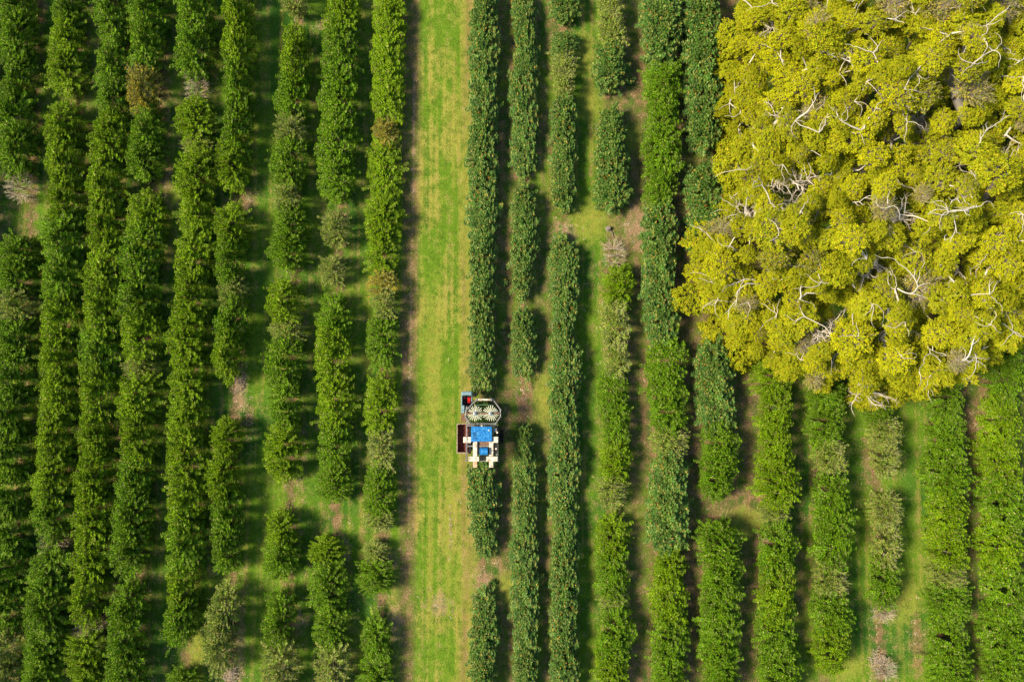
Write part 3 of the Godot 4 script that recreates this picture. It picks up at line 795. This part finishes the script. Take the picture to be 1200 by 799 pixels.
	# thin pale twigs that fork from the crests and drape over the leaves
	for cr in crests:
		if load_[cr[0]] > 5.0: continue
		for k in rng.randi_range(2, 4):
			var a := rng.randf() * TAU
			var p: Vector3 = nodes[cr[0]]
			var pts := [p]
			var rr := [0.028]
			var n := rng.randi_range(4, 7)
			for q in n:
				a += rng.randf_range(-0.75, 0.75)
				p += Vector3(cos(a), 0.1 - 0.13 * q, sin(a)) * 0.24
				pts.append(p)
				rr.append(0.028 * (1.0 - 0.75 * (q + 1.0) / n))
			limbs[limb[cr[0]]].tube(pts, rr, 4, vary(Color(0.74, 0.69, 0.62), 0.1, 0.03))
	# dead wood: pale crooked branches that rise through the gaps and lie over the leaves
	for k in 70:
		var j := rng.randi_range(40, nodes.size() - 1)
		var p: Vector3 = nodes[j] + Vector3(0, 0.3, 0)
		var dir := Vector3(rng.randf_range(-1, 1), 0.55, rng.randf_range(-1, 1)).normalized()
		var pts := [p]
		var rr := [0.05]
		var n := rng.randi_range(6, 12)
		for q in n:
			dir = (dir + Vector3(rng.randf_range(-0.6, 0.6), rng.randf_range(-0.3, 0.22), rng.randf_range(-0.6, 0.6))).normalized()
			p += dir * rng.randf_range(0.25, 0.45)
			pts.append(p)
			rr.append(0.05 * (1.0 - 0.8 * (q + 1.0) / n))
			if q > 1 and rng.randf() < 0.45:
				var e := (dir + Vector3(rng.randf_range(-1, 1), 0.1, rng.randf_range(-1, 1))).normalized()
				limbs[limb[j]].tube([p, p + e * 0.35, p + e * 0.6 + Vector3(rng.randf_range(-0.2, 0.2), 0.1, rng.randf_range(-0.2, 0.2))], [0.03, 0.02, 0.01], 4, vary(Color(0.78, 0.74, 0.68), 0.08, 0.03))
		limbs[limb[j]].tube(pts, rr, 5, vary(Color(0.78, 0.74, 0.68), 0.08, 0.03))
	part("trunk", trunk.mesh(barkm), tree)
	for k in 9:
		part("limb", limbs[k].mesh(barkm), tree)
	var inner := []
	var made := 0
	for o in spots:
		var p: Vector3 = o[0]
		var seen := p.z + at.z > -33.0 and p.x + at.x < 43.0
		var b := Basis(Vector3.UP, rng.randf() * TAU) * Basis(Vector3.RIGHT, rng.randf_range(-0.5, 0.5))
		var sc: float = o[1] * rng.randf_range(0.95, 1.1)
		var tf := Transform3D(b * Basis.from_scale(Vector3(sc * rng.randf_range(0.8, 1.35), sc * rng.randf_range(0.8, 1.15), sc * rng.randf_range(0.8, 1.35))), p)
		if o[2] == 1 or made >= 297 or not seen:
			inner.append(tf)
			continue
		made += 1
		var g := age.get_noise_2d(p.x, p.z) + rng.randf_range(-0.25, 0.25) + p.x * 0.016 - p.z * 0.014
		if rng.randf() < (0.5 if o[3] else 0.04 + 0.16 * clampf(g, 0.0, 1.0)):
			part("bare_spray", bare[rng.randi() % 3], tree).transform = tf
			continue
		var tone := 0 if g < 0.02 else (1 if g < 0.24 else (2 if g < 0.48 else 3))
		if rng.randf() < 0.13: tone = 3
		var v := rng.randi() % 4
		var c := part("foliage", clumps[tone][v], tree)
		c.transform = tf
		part("twigs", twigs[tone][v], c)
	multi("inner_foliage", clumps[1][0], inner, [], tree)
	print("clumps ", made, " inner ", inner.size())

# ---------------------------------------------------------------- the harvester
func wheel(parent: Node, at: Vector3, r: float, w: float, tyre_m: Material, rim_m: Material) -> void:
	var o := Node3D.new()
	o.name = "wheel"
	parent.add_child(o, true)
	o.position = at
	var t := Shape.new()
	t.lathe(Vector3.ZERO, Vector3.RIGHT, [[r * 0.58, -w * 0.46], [r * 0.9, -w * 0.5], [r * 0.97, -w * 0.42], [r, -w * 0.25], [r, w * 0.25], [r * 0.97, w * 0.42], [r * 0.9, w * 0.5], [r * 0.58, w * 0.46], [r * 0.58, -w * 0.46]], 32)
	for k in 22:
		var a := TAU * k / 22.0
		for s in [-1, 1]:
			var turn := Basis(Vector3.RIGHT, a + s * 0.07) * Basis(Vector3.UP, s * 0.5)
			var mid := Basis(Vector3.RIGHT, a + s * 0.07) * Vector3(s * w * 0.22, r, 0)
			t.box(mid - Vector3(w * 0.24, 0.022, 0.022), mid + Vector3(w * 0.24, 0.022, 0.022), 0.006, turn)
	part("tyre", t.mesh(tyre_m), o)
	var q := Shape.new()
	q.lathe(Vector3.ZERO, Vector3.RIGHT, [[0.0, -w * 0.2], [r * 0.45, -w * 0.2], [r * 0.585, -w * 0.44], [r * 0.6, -w * 0.44], [r * 0.6, w * 0.44], [r * 0.585, w * 0.44], [r * 0.45, w * 0.2], [0.0, w * 0.2]], 24)
	part("rim", q.mesh(rim_m), o)
	var h := Shape.new()
	h.lathe(Vector3.ZERO, Vector3.RIGHT, [[0.0, -w * 0.34], [0.09, -w * 0.34], [0.09, w * 0.34], [0.0, w * 0.34]], 14)
	part("hub", h.mesh(rim_m), o)

func shaped(parent: Node, called: String, m: Material, boxes: Array, bev := 0.012, label := "") -> MeshInstance3D:
	var s := Shape.new()
	for b in boxes:
		s.box(Vector3(b[0], b[1], b[2]), Vector3(b[3], b[4], b[5]), bev)
	return part(called, s.mesh(m), parent, label)

func build_harvester() -> void:
	rng.seed = 99
	var base := Vector3(-2.25, 0, 3.8)
	var t := thing("coffee_harvester", "blue and white over-row coffee harvester with twin finger wheels and rusty bin", "harvester", base)
	var blue := blotched([Color(0.05, 0.36, 0.62), Color(0.08, 0.48, 0.80), Color(0.14, 0.54, 0.84), Color(0.55, 0.72, 0.84)], [0.1, 0.4, 0.65, 0.95], 0.03, 0.45, 0.0, 3)
	var pale_blue := blotched([Color(0.36, 0.50, 0.58), Color(0.48, 0.62, 0.68), Color(0.58, 0.68, 0.70)], [0.1, 0.5, 0.9], 0.04, 0.5, 0.0, 4)
	var white := blotched([Color(0.58, 0.48, 0.38), Color(0.82, 0.77, 0.70), Color(0.90, 0.87, 0.82)], [0.08, 0.3, 0.6], 0.025, 0.5, 0.0, 5)
	var salmon := blotched([Color(0.80, 0.55, 0.42), Color(0.88, 0.68, 0.56), Color(0.90, 0.78, 0.68)], [0.2, 0.5, 0.8], 0.05, 0.6, 0.0, 6)
	var steel := blotched([Color(0.40, 0.39, 0.38), Color(0.56, 0.57, 0.57), Color(0.66, 0.67, 0.67)], [0.15, 0.5, 0.85], 0.05, 0.5, 0.3, 7)
	var rust := blotched([Color(0.36, 0.16, 0.13), Color(0.50, 0.23, 0.19), Color(0.60, 0.33, 0.26)], [0.2, 0.5, 0.85], 0.05, 0.85, 0.0, 8)
	var brown := blotched([Color(0.34, 0.24, 0.18), Color(0.50, 0.38, 0.30), Color(0.58, 0.46, 0.38)], [0.2, 0.5, 0.85], 0.06, 0.8, 0.0, 9)
	var salmon_grey := blotched([Color(0.46, 0.38, 0.32), Color(0.66, 0.58, 0.50), Color(0.76, 0.70, 0.62)], [0.2, 0.5, 0.85], 0.06, 0.7, 0.0, 15)
	var dark := plain(Color(0.07, 0.075, 0.085), 0.6)
	var rubber := plain(Color(0.05, 0.05, 0.052), 0.85)
	var red := plain(Color(0.72, 0.05, 0.07), 0.5)
	var ivory := blotched([Color(0.80, 0.84, 0.72), Color(0.90, 0.92, 0.84), Color(0.95, 0.96, 0.91)], [0.2, 0.5, 0.85], 0.08, 0.45, 0.0, 10)
	# running gear and portal frame, straddling the row
	wheel(t, Vector3(1.42, 0.5, 0.52), 0.5, 0.34, rubber, pale_blue)
	wheel(t, Vector3(1.22, 0.45, -1.55), 0.45, 0.26, rubber, pale_blue)
	wheel(t, Vector3(-1.3, 0.5, 1.05), 0.5, 0.3, rubber, pale_blue)
	wheel(t, Vector3(-1.3, 0.45, -1.75), 0.45, 0.26, rubber, pale_blue)
	for p in [[1.2, 0.52, 0.5], [1.05, -1.55, 0.45], [-1.1, 1.05, 0.5], [-1.12, -1.75, 0.45]]:
		shaped(t, "leg", steel, [[p[0] - 0.06, p[2] - 0.06, p[1] - 0.08, p[0] + 0.06, 2.55, p[1] + 0.08]], 0.015)
	for p in [[1.2, 0.52, 0.5, 1.42], [1.05, -1.55, 0.45, 1.22], [-1.1, 1.05, 0.5, -1.3], [-1.12, -1.75, 0.45, -1.3]]:
		var s := Shape.new()
		s.tube([Vector3(p[0], p[2], p[1]), Vector3(p[3], p[2], p[1])], [0.05, 0.05], 10)
		part("axle", s.mesh(dark), t)
	shaped(t, "chassis", steel, [[-1.16, 2.42, -1.9, -1.06, 2.54, 2.1], [1.06, 2.42, -0.5, 1.16, 2.54, 2.1], [-1.06, 2.42, -0.5, 1.06, 2.54, -0.4], [-1.06, 2.42, 1.0, 1.06, 2.54, 1.1], [-1.2, 2.42, 2.1, 1.25, 2.54, 2.18]], 0.012)
	# octagonal guard round the finger wheels: two rings of pipe joined by posts
	var ring := [Vector2(-0.3, -2.36), Vector2(0.86, -2.38), Vector2(1.4, -1.63), Vector2(1.4, -1.13), Vector2(1.03, -0.6), Vector2(-0.87, -0.6), Vector2(-1.21, -1.13), Vector2(-1.15, -1.59), Vector2(-0.55, -2.2)]
	var guard := Node3D.new()
	guard.name = "guard_frame"
	t.add_child(guard)
	for y in [2.68, 1.95]:
		var s := Shape.new()
		for k in ring.size():
			var a: Vector2 = ring[k]
			var b: Vector2 = ring[(k + 1) % ring.size()]
			s.tube([Vector3(a.x, y, a.y), Vector3(b.x, y, b.y)], [0.05, 0.05], 10)
			s.lathe(Vector3(a.x, y, a.y), Vector3.UP, [[0.0, -0.055], [0.055, -0.05], [0.055, 0.05], [0.0, 0.055]], 10)
		part("ring_pipe", s.mesh(steel), guard)
	for k in ring.size():
		var a: Vector2 = ring[k]
		var s := Shape.new()
		s.tube([Vector3(a.x, 1.95, a.y), Vector3(a.x, 2.64, a.y)], [0.03, 0.03], 8)
		part("post", s.mesh(steel), guard)
	shaped(t, "front_bar", white, [[-0.28, 2.70, -2.45, 0.66, 2.80, -2.31]], 0.02)
	shaped(t, "bar_bracket", steel, [[0.66, 2.62, -2.48, 0.80, 2.86, -2.28]], 0.02)
	shaped(t, "bar_bracket", steel, [[-0.42, 2.62, -2.46, -0.28, 2.84, -2.28]], 0.02)
	var s0 := Shape.new()
	s0.tube([Vector3(-0.55, 2.5, -1.95), Vector3(0.1, 2.52, -2.0), Vector3(0.82, 2.5, -1.95)], [0.03, 0.03, 0.03], 8)
	part("plant_guide", s0.mesh(plain(Color(0.36, 0.48, 0.36), 0.6)), t)
	shaped(t, "cross_beam", brown, [[-1.14, 2.72, -1.42, 1.34, 2.79, -1.31]], 0.012)
	# finger wheels
	var finger := Shape.new()
	finger.tube([Vector3(0.1, 0, 0), Vector3(0.3, 0.012, 0), Vector3(0.6, -0.01, 0)], [0.012, 0.026, 0.033], 6)
	var finger_mesh := finger.mesh(ivory)
	for cx in [-0.48, 0.67]:
		var w := Node3D.new()
		w.name = "finger_wheel"
		t.add_child(w, true)
		w.position = Vector3(cx, 2.62, -1.36)
		var h := Shape.new()
		h.lathe(Vector3.ZERO, Vector3.UP, [[0.0, -0.75], [0.08, -0.75], [0.08, -0.05], [0.14, -0.05], [0.14, 0.06], [0.07, 0.07], [0.07, 0.2], [0.12, 0.2], [0.12, 0.27], [0.05, 0.30], [0.0, 0.30]], 20)
		part("hub", h.mesh(plain(Color(0.55, 0.62, 0.68), 0.35, 0.4)), w)
		for k in 21:
			var top_f := part("finger", finger_mesh, w)
			top_f.rotation = Vector3(0, TAU * k / 21.0 + cx + rng.randf_range(-0.04, 0.04), rng.randf_range(-0.12, 0.06))
			top_f.scale = Vector3.ONE * rng.randf_range(0.88, 1.06)
		for layer in 2:
			for k in 21:
				var f := part("finger", finger_mesh, w)
				f.rotation.y = TAU * k / 21.0 + cx + 0.02 * (layer + 1)
				f.position.y = -0.28 * (layer + 1)
				f.scale = Vector3(0.8, 0.8, 0.8)
	# blue hood with its fittings
	var hood := shaped(t, "hood", blue, [[-0.74, 2.72, -0.42, 0.79, 3.08, 0.68]], 0.035, "scuffed bright blue sheet metal hood")
	shaped(hood, "seam", blue, [[-0.25, 3.081, -0.40, -0.235, 3.092, 0.66], [0.28, 3.081, -0.40, 0.295, 3.092, 0.66]], 0.003)
	shaped(hood, "cap", white, [[-0.03, 2.95, -0.52, 0.09, 3.06, -0.425]], 0.015)
	var cap := Shape.new()
	cap.lathe(Vector3(0.55, 3.08, -0.15), Vector3.UP, [[0.05, 0.0], [0.05, 0.05], [0.0, 0.055]], 14)
	part("filler_cap", cap.mesh(ivory), hood)
	# white panels and rails
	shaped(t, "side_panel", white, [[-1.33, 2.76, 0.34, -0.75, 2.92, 0.78]], 0.02)
	shaped(t, "side_panel", white, [[0.80, 2.76, 0.33, 1.24, 2.92, 0.77]], 0.02)
	shaped(t, "rail", white, [[-0.63, 2.56, 0.70, -0.31, 2.70, 2.12]], 0.02)
	shaped(t, "rail", white, [[0.56, 2.56, 0.70, 0.88, 2.70, 2.60]], 0.02)
	shaped(t, "rail_end", salmon, [[-0.63, 2.56, 2.125, -0.31, 2.70, 2.60]], 0.02, "faded salmon end of the white rail")
	shaped(t, "cross_panel", white, [[-0.95, 2.705, 1.78, -0.17, 2.80, 2.14]], 0.02)
	shaped(t, "cross_panel", white, [[0.36, 2.705, 1.78, 1.19, 2.80, 2.14]], 0.02)
	shaped(t, "engine_block", dark, [[-0.14, 2.50, 1.72, 0.05, 2.70, 2.10], [0.09, 2.50, 1.74, 0.30, 2.66, 2.08]], 0.03)
	shaped(t, "deck", brown, [[-0.30, 2.48, 0.69, 0.55, 2.52, 1.7]], 0.008)
	var drum := Shape.new()
	drum.lathe(Vector3(-0.13, 2.74, 1.40), Vector3.RIGHT, [[0.0, 0.0], [0.25, 0.0], [0.28, 0.02], [0.28, 0.17], [0.29, 0.19], [0.28, 0.21], [0.28, 0.40], [0.29, 0.42], [0.28, 0.44], [0.28, 0.59], [0.25, 0.61], [0.0, 0.61]], 32)
	part("blue_drum", drum.mesh(blue), t)
	shaped(t, "drum_strap", dark, [[-0.20, 2.525, 1.14, -0.14, 2.9, 1.66], [0.49, 2.525, 1.14, 0.55, 2.9, 1.66]], 0.02)
	# hydraulics along the far side
	for k in 4:
		var s := Shape.new()
		var x := 0.92 + 0.06 * k
		s.tube([Vector3(x, 2.62, -0.45), Vector3(x + 0.03, 2.66, 0.0), Vector3(x - 0.02, 2.63, 0.3), Vector3(x + 0.02, 2.6, 0.9), Vector3(x, 2.62, 1.6)], [0.02, 0.02, 0.02, 0.02, 0.02], 7)
		part("hose", s.mesh(dark), t)
	shaped(t, "valve_box", steel, [[0.86, 2.56, -0.30, 1.14, 2.78, 0.02]], 0.02)
	shaped(t, "valve_box", white, [[1.02, 2.66, 1.16, 1.14, 2.76, 1.30]], 0.015)
	shaped(t, "valve_box", white, [[1.10, 2.6, -0.05, 1.22, 2.82, 0.1]], 0.015)
	shaped(t, "side_tank", dark, [[0.93, 1.9, 0.8, 1.22, 2.4, 1.6]], 0.05)
	shaped(t, "fender", dark, [[-1.0, 2.2, -0.5, -0.78, 2.40, 1.62]], 0.03)
	# collecting bin hung at the side
	var bin := shaped(t, "collecting_bin", rust, [[-1.86, 1.36, -0.54, -0.92, 1.40, 1.61], [-1.86, 1.40, -0.54, -1.83, 1.86, 1.61], [-0.95, 1.40, -0.54, -0.92, 1.86, 1.61], [-1.83, 1.40, -0.54, -0.95, 1.86, -0.51], [-1.83, 1.40, 1.58, -0.95, 1.86, 1.61]], 0.006, "open rusty brown collecting bin")
	shaped(bin, "rim", salmon_grey, [[-1.90, 1.863, -0.58, -1.82, 1.92, 1.65], [-0.96, 1.863, -0.58, -0.88, 1.92, 1.65], [-1.819, 1.863, -0.58, -0.961, 1.92, -0.50], [-1.819, 1.863, 1.57, -0.961, 1.92, 1.65]], 0.012)
	shaped(bin, "bracket", steel, [[-1.86, 1.26, -0.3, -1.06, 1.357, -0.2], [-1.86, 1.26, 1.25, -1.06, 1.357, 1.35]], 0.01)
	shaped(t, "hanger", steel, [[-1.12, 0.92, -0.3, -1.055, 2.41, -0.2], [-1.12, 0.92, 1.25, -1.055, 2.41, 1.35]], 0.01)
	# handrails, ladder, more hoses and fittings
	for p in [[-1.12, 0.35, 2.1], [1.22, 0.85, 2.1]]:
		var s := Shape.new()
		s.tube([Vector3(p[0], 2.56, p[1]), Vector3(p[0], 3.0, p[1]), Vector3(p[0], 3.0, p[2]), Vector3(p[0], 2.56, p[2])], [0.018, 0.018, 0.018, 0.018], 7)
		s.tube([Vector3(p[0], 2.78, p[1]), Vector3(p[0], 2.78, p[2])], [0.014, 0.014], 6)
		part("handrail", s.mesh(steel), t)
	for k in 6:
		var s := Shape.new()
		var x := -0.62 + 0.25 * k
		s.tube([Vector3(x, 2.60, -0.62), Vector3(x + rng.randf_range(-0.1, 0.1), 2.84, -0.72), Vector3(x + rng.randf_range(-0.15, 0.15), 2.80, -0.52), Vector3(x, 2.66, -0.42)], [0.016, 0.016, 0.016, 0.016], 6)
		part("hose", s.mesh(dark if k % 2 == 0 else rubber), t)
	for p in [[-0.55, 0.98], [-0.40, 1.5], [0.64, 1.2], [0.80, 2.3], [-0.48, 1.95], [0.72, 1.62]]:
		var s := Shape.new()
		s.lathe(Vector3(p[0], 2.70, p[1]), Vector3.UP, [[0.03, 0.0], [0.03, 0.02], [0.0, 0.022]], 6)
		part("bolt", s.mesh(steel), t)
	for k in 5:
		shaped(hood, "louvre", dark, [[-0.62, 3.081, 0.02 + 0.09 * k, -0.34, 3.094, 0.05 + 0.09 * k]], 0.004)
	for k in 4:
		shaped(t, "rung", steel, [[-1.62, 0.45 + 0.24 * k, -1.62, -1.58, 0.48 + 0.24 * k, -1.32]], 0.008)
	shaped(t, "ladder_rail", steel, [[-1.63, 0.35, -1.66, -1.57, 1.5, -1.625], [-1.63, 0.35, -1.315, -1.57, 1.5, -1.28]], 0.008)
	# operator's place
	shaped(t, "platform", dark, [[-1.55, 1.50, -2.95, -0.72, 1.56, -1.32]], 0.015)
	shaped(t, "step_plate", brown, [[-1.62, 1.16, -1.25, -1.16, 1.20, -0.64]], 0.008)
	shaped(t, "dashboard", pale_blue, [[-1.54, 1.57, -2.98, -0.70, 2.35, -2.66]], 0.09)
	shaped(t, "side_cowl", pale_blue, [[-1.56, 1.57, -2.655, -1.46, 2.25, -1.95], [-1.56, 1.57, -1.945, -1.30, 2.15, -1.36]], 0.03)
	shaped(t, "inner_cowl", pale_blue, [[-0.80, 1.57, -2.655, -0.72, 2.05, -2.1]], 0.03)
	var seat := shaped(t, "seat", red, [[-1.10, 1.80, -2.56, -0.84, 1.92, -2.22]], 0.04)
	shaped(seat, "backrest", red, [[-1.08, 1.90, -2.22, -0.86, 2.20, -2.12]], 0.04)
	shaped(seat, "pedestal", dark, [[-1.04, 1.56, -2.48, -0.9, 1.79, -2.3]], 0.02)
	shaped(t, "red_console", red, [[-1.44, 1.57, -2.54, -1.24, 2.02, -2.40]], 0.03)
	shaped(t, "dark_console", dark, [[-1.44, 1.57, -2.36, -1.20, 1.9, -2.05]], 0.03)
	var sw := Shape.new()
	sw.lathe(Vector3(-1.2, 2.3, -2.55), Vector3(0, 1, 0.5), [[0.13, -0.012], [0.155, -0.012], [0.155, 0.012], [0.13, 0.012], [0.13, -0.012]], 20)
	sw.tube([Vector3(-1.2, 2.3, -2.55), Vector3(-1.2, 2.0, -2.68)], [0.02, 0.02], 8)
	sw.tube([Vector3(-1.33, 2.3, -2.55), Vector3(-1.07, 2.3, -2.55)], [0.012, 0.012], 6)
	part("steering_wheel", sw.mesh(dark), t)
	var ex := Shape.new()
	ex.tube([Vector3(-0.55, 1.9, -2.75), Vector3(-0.55, 2.5, -2.75), Vector3(-0.45, 2.62, -2.82)], [0.09, 0.09, 0.07], 12)
	ex.box(Vector3(-0.68, 1.6, -2.9), Vector3(-0.42, 2.0, -2.55), 0.04)
	part("exhaust", ex.mesh(dark), t)

# ---------------------------------------------------------------- small things
func build_small() -> void:
	# sawn stump beside the dying bush
	rng.seed = 500
	var stump := thing("tree_stump", "small grey sawn stump on bare soil above a dying bush", "stump", Vector3(7.62, 0, -11.96))
	var s := Shape.new()
	s.lathe(Vector3.ZERO, Vector3.UP, [[0.24, 0.0], [0.17, 0.1], [0.15, 0.32], [0.13, 0.34], [0.0, 0.345]], 11)
	s.tube([Vector3(0.1, 0.05, 0.05), Vector3(0.3, 0.06, 0.35), Vector3(0.4, 0.02, 0.75)], [0.06, 0.05, 0.02], 6)
	part("wood", s.mesh(blotched([Color(0.40, 0.37, 0.36), Color(0.62, 0.59, 0.57)], [0.2, 0.8], 0.1, 0.9, 0.0, 40)), stump)
	# heaps of prunings
	var heaps := [[-21.25, 0.0, "tan heap of prunings in the gap of the fourth row left of lane", 0.55, 1.0], [-21.4, 22.2, "pale heap of prunings at the foot of the fourth row left of lane", 0.7, 0.9],
		[27.9, 21.3, "grey white heap of prunings on grass in the ninth row", 0.7, 0.9], [11.9, 8.0, "pale cut branches lying across the fifth row right of lane", 0.9, 0.5]]
	for h in heaps:
		var o := thing("pruning_heap", h[2], "pruning heap", Vector3(h[0], 0, h[1]), "heaps of cut prunings")
		var tw := Shape.new()
		for k in 90:
			var a := rng.randf() * TAU
			var p := Vector3(rng.randfn(0, 0.4) * h[3], rng.randf_range(0.02, 0.3), rng.randfn(0, 0.4) * h[4])
			var d := Vector3(cos(a), rng.randf_range(-0.1, 0.25), sin(a)) * rng.randf_range(0.3, 0.7)
			tw.tube([p - d * 0.5, p + Vector3(0, 0.04, 0), p + d * 0.5], [0.016, 0.014, 0.007], 4, vary(Color(0.62, 0.52, 0.42), 0.25, 0.07))
		part("twigs", tw.mesh(wood_mat), o)
		var lv := Shape.new()
		for k in 160:
			var a := rng.randf() * TAU
			lv.leaf(Vector3(rng.randfn(0, 0.45) * h[3], rng.randf_range(0.02, 0.22), rng.randfn(0, 0.45) * h[4]), Vector3(cos(a), 0.1, sin(a)), Vector3(rng.randf_range(-0.4, 0.4), 1, rng.randf_range(-0.4, 0.4)), 0.15, 0.07, vary(Color(0.95, 0.7, 0.45), 0.25, 0.1))
		part("dry_leaves", lv.mesh(leaf_mat), o)
	# weeds that grow by themselves
	var weeds := [[9.29, -23.9, 0.7, "small dark shrub alone in the alley beside the fourth row"], [-1.5, 15.5, 0.35, "small green weed in the gap of first row right of lane"],
		[-13.4, 12.9, 0.5, "small pale sapling in the gap of second row left of lane"], [-0.7, -7.6, 0.35, "tiny bright green weed beside the first row right of lane"]]
	for w in weeds:
		var o := thing("weed", w[3], "weed", Vector3(w[0], 0, w[1]), "weeds between the rows")
		var lv := Shape.new()
		var st := Shape.new()
		for k in 26:
			var a := k * 2.4
			var tip := Vector3(cos(a) * rng.randf_range(0.2, 1.0), rng.randf_range(0.3, 1.2), sin(a) * rng.randf_range(0.2, 1.0)) * float(w[2])
			st.tube([Vector3.ZERO, tip * 0.5 + Vector3(0, 0.1, 0) * float(w[2]), tip], [0.014, 0.01, 0.004], 4, Color(0.4, 0.4, 0.22))
			for q in 9:
				var p := tip * (0.35 + 0.65 * q / 8.0)
				var e := rng.randf() * TAU
				lv.leaf(p, Vector3(cos(e), rng.randf_range(-0.2, 0.4), sin(e)), Vector3(rng.randf_range(-0.4, 0.4), 1, rng.randf_range(-0.4, 0.4)), 0.15, 0.07, leaf_colour("d"))
		part("leaves", lv.mesh(gloss_mat), o)
		part("stem", st.mesh(wood_mat), o)

# ---------------------------------------------------------------- scene
func _ready() -> void:
	var cam := Camera3D.new()
	cam.name = "camera"
	cam.position = Vector3(0, 53.4, 0)
	cam.rotation_degrees = Vector3(-86.7, 0, 0)
	cam.fov = 53.02
	cam.near = 0.5
	cam.far = 600.0
	add_child(cam)
	cam.current = true
	var env := Environment.new()
	env.background_mode = Environment.BG_SKY
	var sky := Sky.new()
	var sm := ProceduralSkyMaterial.new()
	sm.sky_top_color = Color(0.42, 0.52, 0.62)
	sm.sky_horizon_color = Color(0.74, 0.76, 0.74)
	sm.sky_curve = 0.15
	sm.ground_bottom_color = Color(0.10, 0.13, 0.06)
	sm.ground_horizon_color = Color(0.45, 0.50, 0.45)
	sky.sky_material = sm
	env.sky = sky
	env.background_energy_multiplier = 0.78
	env.tonemap_mode = Environment.TONE_MAPPER_LINEAR
	env.tonemap_exposure = 1.5
	env.sdfgi_enabled = true
	env.ssao_enabled = true
	env.ssil_enabled = true
	var we := WorldEnvironment.new()
	we.name = "environment"
	we.environment = env
	add_child(we)
	var sun := DirectionalLight3D.new()
	sun.name = "sun"
	sun.light_energy = 1.45
	sun.light_color = Color(1.0, 0.93, 0.80)
	sun.light_angular_distance = 14.0
	sun.shadow_enabled = true
	add_child(sun)
	sun.look_at_from_position(Vector3.ZERO, Vector3(0.715, -0.70, -0.05), Vector3.UP)

	leaf_mat = tinted(0.52, 0.6, 0.42)
	gloss_mat = tinted(0.51, 0.45, 0.30)
	leaf_mat.metallic_specular = 0.2
	gloss_mat.metallic_specular = 0.35
	wood_mat = tinted(0.8, 0.85)
	build_ground()
	print("ground ", Time.get_ticks_msec())
	build_bushes()
	print("bushes ", Time.get_ticks_msec())
	build_tree()
	print("tree ", Time.get_ticks_msec())
	build_harvester()
	build_small()
	build_grass()
	print("done ", Time.get_ticks_msec())
